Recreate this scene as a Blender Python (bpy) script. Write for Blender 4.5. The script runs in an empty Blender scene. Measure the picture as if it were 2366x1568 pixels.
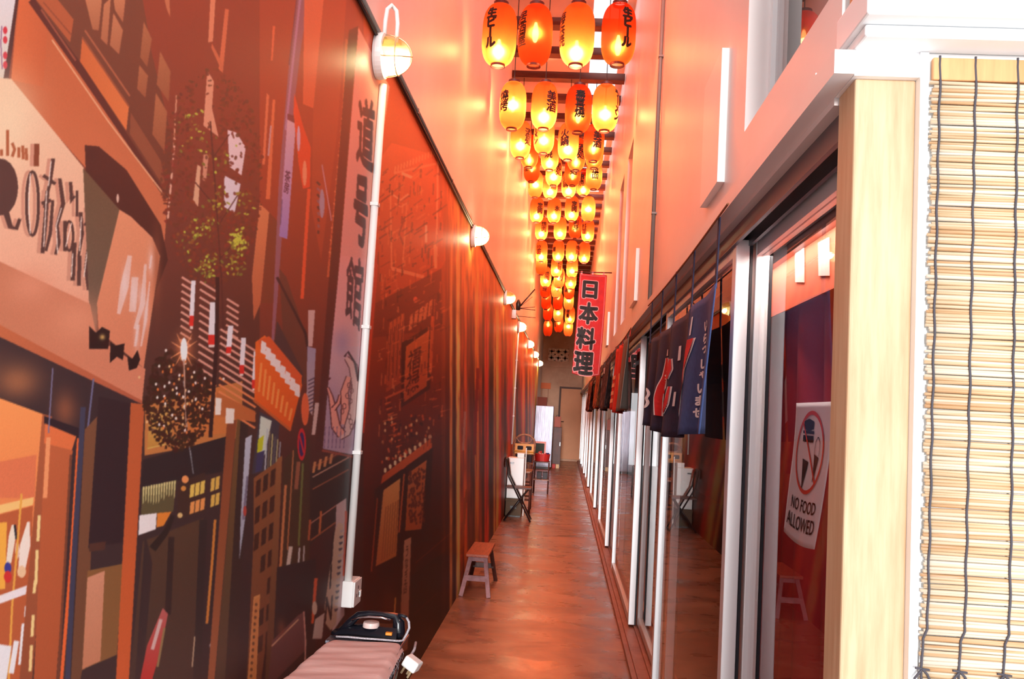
import bpy, bmesh, math, random
import numpy as np
from mathutils import Vector, Matrix
random.seed(7); rng = np.random.default_rng(7)
sc = bpy.context.scene; col = sc.collection
PI = math.pi

# ------------------------------------------------------------------ camera, world, exposure
W, H = 2366, 1568
FPX, PITCH, YAW, ROLL, EYE = 2023.6, .0795, -.0647, .0571, 1.55
Fv = np.array([math.sin(YAW)*math.cos(PITCH), math.cos(YAW)*math.cos(PITCH), math.sin(PITCH)])
_r = np.array([math.cos(YAW), -math.sin(YAW), 0.]); _u = np.cross(_r, Fv)
Rv = _r*math.cos(ROLL) + _u*math.sin(ROLL); Uv = -_r*math.sin(ROLL) + _u*math.cos(ROLL)
cd = bpy.data.cameras.new('camera'); cam = bpy.data.objects.new('camera', cd); col.objects.link(cam)
M = Matrix(((Rv[0], Uv[0], -Fv[0], 0), (Rv[1], Uv[1], -Fv[1], 0), (Rv[2], Uv[2], -Fv[2], EYE), (0, 0, 0, 1)))
cam.matrix_world = M
cd.sensor_width = 36; cd.lens = FPX/W*36; cd.clip_start = .05; cd.clip_end = 200
sc.camera = cam
CAM = np.array([0, 0, EYE])
def at(px, py, axis, v):
    d = Fv + Rv*((px-W/2)/FPX) - Uv*((py-H/2)/FPX)
    return CAM + d*((v-CAM[axis])/d[axis])
wd = bpy.data.worlds.new('daylight'); sc.world = wd; wd.use_nodes = True
bg = wd.node_tree.nodes['Background']; bg.inputs[0].default_value = (.93, .97, 1, 1); bg.inputs[1].default_value = 1.35
sl = bpy.data.lights.new('hazy_sun', 'SUN'); sl.energy = 2.8; sl.angle = math.radians(6); sl.color = (1, .98, .96)
so = bpy.data.objects.new('hazy_sun', sl); col.objects.link(so)
so.rotation_euler = Vector((.004, .99, -.085)).to_track_quat('-Z', 'Y').to_euler()
vs = sc.view_settings; vs.view_transform = 'Standard'; vs.look = 'None'; vs.exposure = 0.18; vs.gamma = 1; vs.use_curve_mapping = False
sc.cycles.max_bounces = 10; sc.cycles.transparent_max_bounces = 16; sc.cycles.sample_clamp_indirect = 4
sc.cycles.use_denoising = True; sc.cycles.caustics_reflective = False; sc.cycles.caustics_refractive = False
sc.cycles.blur_glossy = .5

# ------------------------------------------------------------------ materials
def s2l(c):
    return tuple(((v/255)/12.92 if v/255 <= .04045 else ((v/255+.055)/1.055)**2.4) for v in c)
MATS = {}
def mat(name, rgb, rough=.6, metal=0, noise=None, bump=0, spec=.5, emit=None, coat=0, wood=None, stretch=(1,1,1)):
    """rgb sRGB 0-255; noise=(scale, second rgb, amount lo, hi); wood = grain axis stretch"""
    if name in MATS: return MATS[name]
    m = bpy.data.materials.new(name); m.use_nodes = True; nt = m.node_tree; b = nt.nodes['Principled BSDF']
    b.inputs['Base Color'].default_value = (*s2l(rgb), 1); b.inputs['Roughness'].default_value = rough
    b.inputs['Metallic'].default_value = metal; b.inputs['Specular IOR Level'].default_value = spec
    if coat: b.inputs['Coat Weight'].default_value = coat; b.inputs['Coat Roughness'].default_value = .12
    if emit:
        b.inputs['Emission Color'].default_value = (*emit[:3], 1); b.inputs['Emission Strength'].default_value = emit[3]
    if noise:
        tc = nt.nodes.new('ShaderNodeTexCoord'); mp = nt.nodes.new('ShaderNodeMapping'); mp.inputs['Scale'].default_value = stretch
        nz = nt.nodes.new('ShaderNodeTexNoise'); nz.inputs['Scale'].default_value = noise[0]; nz.inputs['Detail'].default_value = 6
        nz.inputs['Roughness'].default_value = .62
        rp = nt.nodes.new('ShaderNodeValToRGB'); rp.color_ramp.elements[0].position = noise[2]; rp.color_ramp.elements[1].position = noise[3]
        rp.color_ramp.elements[0].color = (*s2l(rgb), 1); rp.color_ramp.elements[1].color = (*s2l(noise[1]), 1)
        nt.links.new(tc.outputs['Object'], mp.inputs[0]); nt.links.new(mp.outputs[0], nz.inputs[0])
        nt.links.new(nz.outputs[0], rp.inputs[0]); nt.links.new(rp.outputs[0], b.inputs['Base Color'])
        if bump:
            bp = nt.nodes.new('ShaderNodeBump'); bp.inputs['Strength'].default_value = bump; bp.inputs['Distance'].default_value = .01
            nt.links.new(nz.outputs[0], bp.inputs['Height']); nt.links.new(bp.outputs[0], b.inputs['Normal'])
    MATS[name] = m; return m

plaster = mat('white_plaster', (236, 226, 222), .75, noise=(3, (226, 214, 210), .35, .7), bump=.04)
plaster_gloss = mat('white_wall_paint', (240, 232, 230), .42, noise=(1.2, (232, 222, 219), .3, .7), bump=.03)
ceil_m = mat('ceiling_board', (235, 215, 208), .8)
white_gloss = mat('white_gloss_paint', (245, 247, 248), .35)
white_plastic = mat('white_plastic', (238, 238, 236), .4)
alu = mat('satin_aluminium', (246, 248, 252), .36, metal=.25)
alu_dark = mat('dark_track_aluminium', (120, 124, 132), .4, metal=.8)  # darker aluminium for the overhead tracks
rubber = mat('black_gasket', (18, 20, 32), .5)
beam_m = mat('dark_red_timber', (84, 40, 28), .6, noise=(6, (58, 24, 18), .3, .7), stretch=(1, 8, 8))
kerb_m = mat('painted_kerb', (190, 128, 108), .5, noise=(7, (160, 100, 84), .3, .7))
pine = mat('pale_pine', (212, 182, 146), .55, noise=(5, (194, 148, 110), .35, .72), stretch=(9, 9, .7))
brown_wood = mat('brown_stool_wood', (186, 92, 62), .5, noise=(8, (140, 62, 42), .3, .7), stretch=(8, 1, 8))
dark_wood = mat('dark_brown_wood', (92, 44, 34), .5, noise=(8, (64, 28, 22), .3, .7))
greyleg = mat('worn_lilac_paint', (160, 112, 118), .6, noise=(20, (120, 80, 80), .4, .7))
rattan = mat('rattan_cane', (176, 120, 92), .5, noise=(30, (110, 66, 46), .35, .7))
yellow_cane = mat('yellow_cane', (226, 150, 60), .5)
black = mat('black_metal', (34, 26, 28), .4)
black_cloth = mat('black_cushion', (26, 24, 34), .8)
navy = mat('navy_cotton', (30, 34, 60), .85, noise=(60, (38, 44, 76), .3, .7))
white_ink = mat('white_print', (240, 236, 238), .8)
red_ink = mat('red_print', (214, 38, 44), .8)
black_ink = mat('black_ink', (22, 12, 14), .7)
brownring = mat('lantern_ring', (74, 30, 30), .5)
red_cloth = mat('red_banner_cloth', (196, 30, 30), .75, noise=(14, (168, 22, 26), .3, .7))
pinkish = mat('pink_print', (235, 150, 150), .8)
curtain_m = mat('dark_red_curtain', (158, 26, 34), .7)
curtain_b = mat('rose_curtain_edge', (168, 48, 66), .7)
paper = mat('white_paper', (240, 232, 238), .7)
steel = mat('brushed_steel', (140, 142, 156), .38, metal=.85, noise=(5, (92, 86, 94), .35, .65), stretch=(30, 30, .6))
endwall = mat('stained_end_wall', (222, 184, 156), .85, noise=(1.1, (182, 142, 118), .3, .7), bump=.1)
doorpaint = mat('tan_door_paint', (222, 156, 112), .6, noise=(.8, (200, 136, 96), .3, .7))
doorframe = mat('dark_door_frame', (78, 48, 38), .6)
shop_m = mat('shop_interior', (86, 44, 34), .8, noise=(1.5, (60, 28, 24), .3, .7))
grey_pipe = mat('grey_conduit', (128, 116, 110), .5)
iron_black = mat('black_glossy_plastic', (22, 22, 30), .18)
chrome = mat('chrome', (225, 228, 235), .12, metal=1)
orange_pl = mat('orange_plastic', (240, 140, 30), .4)
tan_cloth = mat('pink_board_cover', (228, 190, 184), .85, noise=(4, (214, 170, 164), .3, .7), bump=.25, stretch=(1, 4, 1))
cordm = mat('grey_braided_cord', (196, 192, 198), .7, noise=(220, (150, 146, 156), .4, .6))
string_m = mat('brown_string', (150, 92, 62), .8)
olive = mat('olive_crate', (98, 78, 60), .8)
red_pl = mat('red_plastic', (200, 44, 40), .45)
green_board = mat('green_chalk', (44, 60, 52), .8)
pink_frame = mat('pink_frame', (226, 150, 140), .6)
orange_board = mat('orange_board', (232, 120, 62), .6)
brass = mat('pale_metal', (214, 190, 150), .35, metal=.7)

def floor_mat():
    m = bpy.data.materials.new('polished_concrete'); m.use_nodes = True; nt = m.node_tree; b = nt.nodes['Principled BSDF']
    tc = nt.nodes.new('ShaderNodeTexCoord')
    def nz(scale, st, det):
        mp = nt.nodes.new('ShaderNodeMapping'); mp.inputs['Scale'].default_value = st
        n = nt.nodes.new('ShaderNodeTexNoise'); n.inputs['Scale'].default_value = scale; n.inputs['Detail'].default_value = det
        n.inputs['Roughness'].default_value = .65; n.inputs['Distortion'].default_value = .6
        nt.links.new(tc.outputs['Object'], mp.inputs[0]); nt.links.new(mp.outputs[0], n.inputs[0]); return n
    a = nz(1.9, (.7, 1.2, 1), 5); c = nz(3.2, (.8, 1.1, 1), 3)
    rp = nt.nodes.new('ShaderNodeValToRGB'); e = rp.color_ramp.elements
    e[0].position = .28; e[0].color = (*s2l((132, 92, 78)), 1); e[1].position = .72; e[1].color = (*s2l((206, 150, 122)), 1)
    k = e.new(.5); k.color = (*s2l((176, 118, 92)), 1)
    r2 = nt.nodes.new('ShaderNodeValToRGB'); e = r2.color_ramp.elements
    e[0].position = .3; e[0].color = (.72, .7, .7, 1); e[1].position = .65; e[1].color = (1, 1, 1, 1)
    mx = nt.nodes.new('ShaderNodeMix'); mx.data_type = 'RGBA'; mx.blend_type = 'MULTIPLY'; mx.inputs[0].default_value = 1
    nt.links.new(a.outputs[0], rp.inputs[0]); nt.links.new(c.outputs[0], r2.inputs[0])
    nt.links.new(rp.outputs[0], mx.inputs[6]); nt.links.new(r2.outputs[0], mx.inputs[7]); nt.links.new(mx.outputs[2], b.inputs['Base Color'])
    mr = nt.nodes.new('ShaderNodeMapRange'); mr.inputs[1].default_value = .3; mr.inputs[2].default_value = .7; mr.inputs[3].default_value = .2; mr.inputs[4].default_value = .42
    nt.links.new(c.outputs[0], mr.inputs[0]); nt.links.new(mr.outputs[0], b.inputs['Roughness'])
    return m
def glass_mat(name, tint, ior=1.5, rough=0.0):
    m = bpy.data.materials.new(name); m.use_nodes = True; nt = m.node_tree; nt.nodes.remove(nt.nodes['Principled BSDF'])
    out = nt.nodes['Material Output']; t = nt.nodes.new('ShaderNodeBsdfTransparent'); t.inputs[0].default_value = (*tint, 1)
    g = nt.nodes.new('ShaderNodeBsdfGlossy'); g.inputs['Roughness'].default_value = rough
    f = nt.nodes.new('ShaderNodeFresnel'); f.inputs[0].default_value = ior
    ge = nt.nodes.new('ShaderNodeNewGeometry'); sb = nt.nodes.new('ShaderNodeMath'); sb.operation = 'SUBTRACT'; sb.inputs[0].default_value = 1
    ml = nt.nodes.new('ShaderNodeMath'); ml.operation = 'MULTIPLY'; nt.links.new(ge.outputs['Backfacing'], sb.inputs[1]); nt.links.new(f.outputs[0], ml.inputs[0]); nt.links.new(sb.outputs[0], ml.inputs[1])
    mx = nt.nodes.new('ShaderNodeMixShader'); nt.links.new(ml.outputs[0], mx.inputs[0]); nt.links.new(t.outputs[0], mx.inputs[1]); nt.links.new(g.outputs[0], mx.inputs[2])
    nt.links.new(mx.outputs[0], out.inputs[0]); return m
def paper_mat(name, rgb):
    """translucent oiled paper: scatters, bends and passes the bulb's light"""
    m = bpy.data.materials.new(name); m.use_nodes = True; nt = m.node_tree; nt.nodes.remove(nt.nodes['Principled BSDF'])
    out = nt.nodes['Material Output']; N = nt.nodes.new; L = nt.links.new
    c = s2l(rgb)
    d = N('ShaderNodeBsdfDiffuse'); ge = N('ShaderNodeNewGeometry'); cm = N('ShaderNodeMix'); cm.data_type = 'RGBA'
    cm.inputs[6].default_value = (*c, 1); cm.inputs[7].default_value = (.8, .36, .16, 1); L(ge.outputs['Backfacing'], cm.inputs[0]); L(cm.outputs[2], d.inputs[0])   # pale lining
    tr = N('ShaderNodeBsdfTranslucent'); tr.inputs[0].default_value = (1, .1, .02, 1)
    rf = N('ShaderNodeBsdfRefraction'); rf.inputs[0].default_value = (1, .5, .1, 1); rf.inputs['Roughness'].default_value = .75; rf.inputs['IOR'].default_value = 1.35
    tp = N('ShaderNodeBsdfTransparent'); tp.inputs[0].default_value = (1, .31, .22, 1)
    a = N('ShaderNodeMixShader'); a.inputs[0].default_value = .4; L(d.outputs[0], a.inputs[1]); L(tr.outputs[0], a.inputs[2])
    b = N('ShaderNodeMixShader'); b.inputs[0].default_value = .24; L(a.outputs[0], b.inputs[1]); L(rf.outputs[0], b.inputs[2])
    e = N('ShaderNodeMixShader'); e.inputs[0].default_value = .4; L(b.outputs[0], e.inputs[1]); L(tp.outputs[0], e.inputs[2])
    L(e.outputs[0], out.inputs[0]); return m
glass = glass_mat('door_glass', (.95, .93, .93), 1.36)
win_glass = glass_mat('window_glass', (.9, .88, .88))
def frosted(name):
    m = bpy.data.materials.new(name); m.use_nodes = True; nt = m.node_tree; nt.nodes.remove(nt.nodes['Principled BSDF'])
    tr = nt.nodes.new('ShaderNodeBsdfTranslucent'); tr.inputs[0].default_value = (1, .86, .5, 1); tp = nt.nodes.new('ShaderNodeBsdfTransparent'); tp.inputs[0].default_value = (1, .96, .86, 1)
    mx = nt.nodes.new('ShaderNodeMixShader'); mx.inputs[0].default_value = .4; nt.links.new(tr.outputs[0], mx.inputs[2]); nt.links.new(tp.outputs[0], mx.inputs[1]); nt.links.new(mx.outputs[0], nt.nodes['Material Output'].inputs[0]); return m
globe_glass = frosted('frosted_globe_glass')
lantern_paper = paper_mat('red_lantern_paper', (226, 42, 26))
def bulb_mat(name, c, strength):
    """clear glowing bulb: gives off light and lets light through"""
    m = bpy.data.materials.new(name); m.use_nodes = True; nt = m.node_tree; nt.nodes.remove(nt.nodes['Principled BSDF'])
    e = nt.nodes.new('ShaderNodeEmission'); e.inputs[0].default_value = (*c, 1); e.inputs[1].default_value = strength
    t = nt.nodes.new('ShaderNodeBsdfTransparent'); a = nt.nodes.new('ShaderNodeAddShader')
    nt.links.new(e.outputs[0], a.inputs[0]); nt.links.new(t.outputs[0], a.inputs[1]); nt.links.new(a.outputs[0], nt.nodes['Material Output'].inputs[0]); return m
bulb_m = bulb_mat('lit_bulb', (1, .72, .36), 5)
lamp_bulb_m = bulb_mat('lit_lamp_bulb', (1, .86, .55), 14)
floor_m = floor_mat()

# ------------------------------------------------------------------ mesh helpers
class MB:
    def __init__(s): s.v = []; s.f = []; s.mi = []; s.cur = 0
    def add(s, vs, fs):
        o = len(s.v); s.v += [tuple(map(float, p)) for p in vs]; s.f += [tuple(i+o for i in f) for f in fs]; s.mi += [s.cur]*len(fs); return s
    def box(s, x0, x1, y0, y1, z0, z1, rz=0, c=None):
        vs = [Vector((x, y, z)) for z in (z0, z1) for y in (y0, y1) for x in (x0, x1)]
        if rz:
            c = Vector(c or ((x0+x1)/2, (y0+y1)/2, 0)); R = Matrix.Rotation(rz, 3, 'Z'); vs = [R @ (p-c)+c for p in vs]
        return s.add(vs, [(0, 2, 3, 1), (4, 5, 7, 6), (0, 1, 5, 4), (2, 6, 7, 3), (0, 4, 6, 2), (1, 3, 7, 5)])
    def bar(s, p0, p1, w, t, up=(0, 0, 1)):
        p0, p1 = Vector(p0), Vector(p1); d = (p1-p0).normalized(); a = d.cross(Vector(up))
        if a.length < 1e-4: a = d.cross(Vector((0, 1, 0)))
        a.normalize(); b = a.cross(d); vs = []
        for p in (p0, p1):
            for i, j in ((-1, -1), (1, -1), (1, 1), (-1, 1)): vs.append(p + a*i*w/2 + b*j*t/2)
        return s.add(vs, [(0, 3, 2, 1), (4, 5, 6, 7)] + [(k, (k+1) % 4, 4+(k+1) % 4, 4+k) for k in range(4)])
    def tube(s, pts, r, n=10, closed=False, cap=True):
        pts = [Vector(p) for p in pts]; rs = r if isinstance(r, (list, tuple)) else [r]*len(pts); rings = []
        prev = None
        for i, p in enumerate(pts):
            a = pts[i-1] if (i or closed) else p; b = pts[(i+1) % len(pts)] if (i < len(pts)-1 or closed) else p
            d = (b-a).normalized()
            if prev is None: u = d.orthogonal().normalized()
            else:
                u = prev - d*prev.dot(d)
                u = u.normalized() if u.length > 1e-6 else d.orthogonal().normalized()
            prev = u; w = d.cross(u)
            rings.append([p + (u*math.cos(2*PI*k/n) + w*math.sin(2*PI*k/n))*rs[i] for k in range(n)])
        vs = [q for g in rings for q in g]; fs = []; m = len(pts)
        for i in range(m if closed else m-1):
            j = (i+1) % m
            for k in range(n): fs.append((i*n+k, i*n+(k+1) % n, j*n+(k+1) % n, j*n+k))
        if cap and not closed: fs += [tuple(range(n))[::-1], tuple(range((m-1)*n, m*n))]
        return s.add(vs, fs)
    def lathe(s, prof, n=24, c=(0, 0, 0), axis='Z', arc=1.0):
        vs = []; fs = []
        for r, h in prof:
            for k in range(n):
                a = 2*PI*k/n*arc
                p = (r*math.cos(a), r*math.sin(a), h)
                if axis == 'X': p = (p[2], p[0], p[1])
                if axis == 'Y': p = (p[0], p[2], p[1])
                vs.append((p[0]+c[0], p[1]+c[1], p[2]+c[2]))
        for i in range(len(prof)-1):
            for k in range(n): fs.append((i*n+k, i*n+(k+1) % n, (i+1)*n+(k+1) % n, (i+1)*n+k))
        return s.add(vs, fs)
    def grid(s, fn, nu, nv):
        vs = [fn(i/nu, j/nv) for j in range(nv+1) for i in range(nu+1)]
        return s.add(vs, [(j*(nu+1)+i, j*(nu+1)+i+1, (j+1)*(nu+1)+i+1, (j+1)*(nu+1)+i) for j in range(nv) for i in range(nu)])
    def prism(s, pts, fn, d):
        """pts 2d polygon, fn maps (u,v,depth) to 3d"""
        n = len(pts); return s.add([fn(u, v, 0) for u, v in pts] + [fn(u, v, d) for u, v in pts],
            [tuple(range(n)), tuple(range(2*n-1, n-1, -1))] + [(k, n+k, n+(k+1) % n, (k+1) % n) for k in range(n)])
    def build(s, name, m, parent=None, smooth=False, bevel=0, local=False, solid=0):
        o_ = base(parent) if (parent is not None and not local) else Vector((0, 0, 0))
        me = bpy.data.meshes.new(name); me.from_pydata([(p[0]-o_.x, p[1]-o_.y, p[2]-o_.z) for p in s.v], [], s.f)
        for q in (m if isinstance(m, (list, tuple)) else [m]): me.materials.append(q)
        if any(s.mi): me.polygons.foreach_set('material_index', s.mi)
        if smooth: me.polygons.foreach_set('use_smooth', [True]*len(me.polygons))
        bm = bmesh.new(); bm.from_mesh(me); bmesh.ops.recalc_face_normals(bm, faces=bm.faces); bm.to_mesh(me); bm.free()
        o = bpy.data.objects.new(name, me); col.objects.link(o)
        if parent is not None: o.parent = parent
        if solid:
            q = o.modifiers.new('thickness', 'SOLIDIFY'); q.thickness = solid; q.offset = 0
        if bevel:
            q = o.modifiers.new('bevel', 'BEVEL'); q.width = bevel; q.segments = 2; q.limit_method = 'ANGLE'
        return o
def base(o):
    t = Vector((0, 0, 0))
    while o is not None: t += o.location; o = o.parent
    return t
def tag(o, label, cat, group=None, kind=None):
    o['label'] = label; o['category'] = cat
    if group: o['group'] = group
    if kind: o['kind'] = kind
    return o
def thing(name, loc, label, cat, group=None):
    o = bpy.data.objects.new(name, None); col.objects.link(o); o.location = loc; o.empty_display_size = .1
    return tag(o, label, cat, group)
def struct(o, label, cat): return tag(o, label, cat, None, 'structure')
def sroot(name, loc, label, cat):
    o = thing(name, loc, label, cat); o['kind'] = 'structure'; return o
def light(name, loc, energy, color, r, parent):
    l = bpy.data.lights.new(name, 'POINT'); l.energy = energy; l.color = color; l.shadow_soft_size = r
    o = bpy.data.objects.new(name, l); col.objects.link(o); o.parent = parent; o.location = loc; return o

# text: builtin font outline -> 2d triangles, cached
TX = {}
def glyphs(s, bold=.012, spacing=1.0):
    k = (s, bold, spacing)
    if k in TX: return TX[k]
    c = bpy.data.curves.new('t', 'FONT'); c.body = s; c.size = 1; c.align_x = 'CENTER'; c.align_y = 'CENTER'; c.space_line = spacing
    c.resolution_u = 3
    o = bpy.data.objects.new('t', c); col.objects.link(o)
    dg = bpy.context.evaluated_depsgraph_get(); me = bpy.data.meshes.new_from_object(o.evaluated_get(dg))
    bm = bmesh.new(); bm.from_mesh(me); bmesh.ops.triangulate(bm, faces=bm.faces)
    V = np.array([(v.co.x, v.co.y) for v in bm.verts]).reshape(-1, 2); Fc = [tuple(v.index for v in f.verts) for f in bm.faces]
    bm.free(); bpy.data.objects.remove(o); bpy.data.curves.remove(c); bpy.data.meshes.remove(me)
    if len(V):
        lo, hi = V.min(0), V.max(0); V = V - (lo+hi)/2
        if bold:   # heavier brush weight: the same outline laid down several times, slightly shifted
            n = len(V); sh = [(0, 0)]+[(bold*math.cos(a), bold*math.sin(a)) for a in np.linspace(0, 2*PI, 9)[:-1]]
            Fc = [tuple(i+n*j for i in f) for j in range(len(sh)) for f in Fc]; V = np.concatenate([V+np.array(q) for q in sh])
    TX[k] = (V, Fc); return TX[k]
def vertical(s): return '\n'.join('丨' if ch == 'ー' else ch for ch in s)
def cut_text(s, hgt, bold=.02, step=.012, wmax=None, spacing=.86):
    """flat text mesh scaled to height, sliced into strips so it can bend"""
    V, Fc = glyphs(s, bold, spacing); sc_ = hgt/max(1e-6, np.ptp(V[:, 1]))
    V = V*sc_
    if wmax and np.ptp(V[:, 0]) > wmax: V = V*np.array([wmax/np.ptp(V[:, 0]), 1])
    bm = bmesh.new(); vv = [bm.verts.new((p[0], p[1], 0)) for p in V]
    for f in Fc:
        try: bm.faces.new([vv[i] for i in f])
        except ValueError: pass
    if step:
        w = np.abs(V[:, 0]).max(); k = -w
        while k < w:
            g = bm.verts[:]+bm.edges[:]+bm.faces[:]
            bmesh.ops.bisect_plane(bm, geom=g, plane_co=(k, 0, 0), plane_no=(1, 0, 0)); k += step
        h_ = np.abs(V[:, 1]).max(); k = -h_
        while k < h_:
            g = bm.verts[:]+bm.edges[:]+bm.faces[:]
            bmesh.ops.bisect_plane(bm, geom=g, plane_co=(0, k, 0), plane_no=(0, 1, 0)); k += step*2.5
    bm.verts.index_update()
    out = ([(v.co.x, v.co.y) for v in bm.verts], [tuple(v.index for v in f.verts) for f in bm.faces]); bm.free(); return out
def stroke(pts, wid):
    """brush stroke polygons in 2d"""
    P = [np.array(p, float) for p in pts]; ws = wid if isinstance(wid, (list, tuple)) else [wid]*len(P); Lf = []; Rt = []
    for i, p in enumerate(P):
        d = (P[min(i+1, len(P)-1)] - P[max(i-1, 0)]); d = d/np.hypot(*d); n = np.array((-d[1], d[0]))
        Lf.append(p+n*ws[i]/2); Rt.append(p-n*ws[i]/2)
    return Lf + Rt[::-1]

# ------------------------------------------------------------------ the setting
YE = 28.5                                     # end wall
struct(MB().box(-1.1, .5, -1.5, YE, -.1, 0).build('floor', floor_m), 'worn polished brown concrete floor of the long corridor', 'floor')
struct(MB().box(-1.1, -.812, .7, YE+.2, 0, 5.72).build('wall_left', plaster_gloss), 'white plaster wall on the left above the street mural', 'wall')
struct(MB().box(-1.1, .08, 4.6, YE+.2, 5.7, 5.78).box(.42, 1.2, 4.6, YE+.2, 5.7, 5.78).box(.08, .42, 16.2, YE+.2, 5.7, 5.78)
       .build('ceiling', ceil_m), 'pale ceiling boards with an open skylight slot above the lanterns', 'ceiling')
# right wall above the doors, with window recesses
WINS = [(1.72, 2.64, 2.43, 4.3), (7.9, 8.6, 2.43, 4.1), (9.15, 9.85, 2.43, 4.1)]
mb = MB(); y = 1.69
for a, b, z0, z1 in WINS:
    mb.box(.5, .62, y, a, 2.25, 5.72); mb.box(.5, .62, a, b, 2.25, z0); mb.box(.5, .62, a, b, z1, 5.72); y = b
mb.box(.5, .62, y, YE, 2.25, 5.72)
struct(mb.build('wall_right', plaster_gloss), 'tall white wall on the right above the sliding glass doors', 'wall')
for i, (a, b, z0, z1) in enumerate(WINS):
    w = sroot('window_%d' % (i+1), (.56, (a+b)/2, z0), 'recessed upper window, %s above the glass doors' % ('nearest the bamboo blind' , 'middle one', 'farthest one')[i], 'window')
    MB().box(.565, .60, a, b, z0, z0+.03).box(.565, .60, a, b, z1-.03, z1).box(.565, .60, a, a+.03, z0+.03, z1-.03).box(.565, .60, b-.03, b, z0+.03, z1-.03).build('frame', white_gloss, w)
    MB().box(.58, .586, a+.03, b-.03, z0+.03, z1-.03).build('pane', win_glass, w)
# end wall with vent opening
struct(MB().box(-1.1, 1.2, YE, YE+.15, 0, 3.2).box(-1.1, -.64, YE, YE+.15, 3.2, 3.62).box(.03, 1.2, YE, YE+.15, 3.2, 3.62).box(-1.1, 1.2, YE, YE+.15, 3.62, 5.72)
       .build('wall_back', endwall), 'stained brownish wall closing the far end', 'wall')
struct(MB().box(-.8, .85, YE-.05, YE, 2.99, 3.05).build('trim_1', endwall), 'thin plaster ledge across the end wall below the vent blocks', 'ledge')
struct(MB().box(-.66, .05, YE+.13, YE+.16, 3.19, 3.63).build('trim_17', mat('vent_shade', (40, 30, 28), .9)), 'dark panel painted as shade behind the pierced vent blocks', 'shade_panel')  # dark sheet painting in the shade seen through the vent holes
v = sroot('trim_2', (-.3, YE, 3.2), 'pierced breeze block vent in the end wall behind the lanterns', 'vent')
mb = MB()
for i in range(3):
    for j in range(2):
        x0, z0 = -.64+i*.223, 3.2+j*.21
        for (xa, xb, za, zb) in ((0, .223, 0, .025), (0, .223, .185, .21), (0, .025, 0, .21), (.198, .223, 0, .21)): mb.box(x0+xa, x0+xb, YE+.02, YE+.12, z0+za, z0+zb)
        mb.bar((x0+.02, YE+.06, z0+.02), (x0+.2, YE+.06, z0+.19), .08, .022, (0, 1, 0)); mb.bar((x0+.02, YE+.06, z0+.19), (x0+.2, YE+.06, z0+.02), .08, .022, (0, 1, 0))
mb.build('breeze_block', mat('breeze_block', (238, 214, 194), .8), v)
d = sroot('door_1', (.22, YE, 0), 'plain tan door in a dark frame at the far end', 'door')
MB().box(-.15, .62, YE-.05, YE-.015, .06, 2.32).build('leaf', doorpaint, d, bevel=.004)
MB().box(-.21, -.15, YE-.07, YE, 0, 2.38).box(.62, .68, YE-.07, YE, 0, 2.38).box(-.15, .62, YE-.07, YE, 2.32, 2.38).build('frame', doorframe, d)
MB().tube([(-.1, YE-.05, 1.25), (-.1, YE-.1, 1.25), (-.02, YE-.1, 1.25)], .012).build('handle', black, d, smooth=True)
# sill, track, header
struct(MB().box(.47, .74, 1.7, YE, 0, .03).box(.50, .515, 1.7, YE, .03, .045).box(.575, .59, 1.7, YE, .03, .045).box(.66, .70, 1.7, YE, .03, .05).build('trim_3', kerb_m), 'salmon painted kerb with door tracks along the floor on the right', 'kerb')
struct(MB().box(.462, .62, 1.725, YE, 2.2, 2.25).box(.462, .4995, 1.60, 1.725, 2.2, 2.2455).box(.50, .62, 1.725, YE, 2.185, 2.2).build('trim_4', plaster_gloss), 'white lintel strip running above the sliding doors', 'lintel')
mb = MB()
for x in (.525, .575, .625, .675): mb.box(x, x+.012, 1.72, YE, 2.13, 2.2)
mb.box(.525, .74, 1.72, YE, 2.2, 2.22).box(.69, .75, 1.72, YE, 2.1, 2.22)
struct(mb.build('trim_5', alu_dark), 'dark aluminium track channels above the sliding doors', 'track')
struct(MB().box(.62, .86, 1.62, YE, 2.22, 2.3).build('trim_6', plaster), 'plaster soffit above the door tracks', 'soffit')
# front corner: post, facade, ledge
struct(MB().box(.507, .617, 1.62, 1.72, 0, 2.2).build('trim_7', pine, bevel=.004), 'pale pine post at the corner of the glass doors', 'post')
struct(MB().box(.535, .56, 1.72, 1.735, 0, 2.18).build('trim_8', alu), 'aluminium jamb of the nearest sliding door against the post', 'jamb')
struct(MB().box(.617, .632, 1.6, 1.72, 0, 2.2455).box(.632, 2.6, 1.606, 1.76, 0, 2.245).build('wall_front', white_gloss), 'white front wall behind the bamboo blind', 'wall')
struct(MB().box(.500, .6168, 1.605, 1.72, 2.199, 2.2465).build('trim_9', white_gloss), 'white filler smeared above the pine post', 'filler')
struct(MB().box(.487, 2.6, 1.50, 1.68, 2.268, 2.335).box(.497, 2.6, 1.54, 1.68, 2.246, 2.268).build('trim_10', white_gloss, bevel=.004), 'thick white ledge above the bamboo blind', 'ledge')
struct(MB().box(.625, 2.6, 1.58, 1.70, 2.335, 5.6).build('trim_11', white_gloss), 'white wall above the ledge at the right edge', 'wall')
struct(MB().box(.505, .625, 1.60, 1.66, 2.335, 4.3).build('trim_12', mat('orange_pine', (226, 166, 112), .55, noise=(5, (206, 140, 90), .35, .7), stretch=(9, 9, .7))), 'orange pine board above the ledge beside the white wall', 'board')
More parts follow.
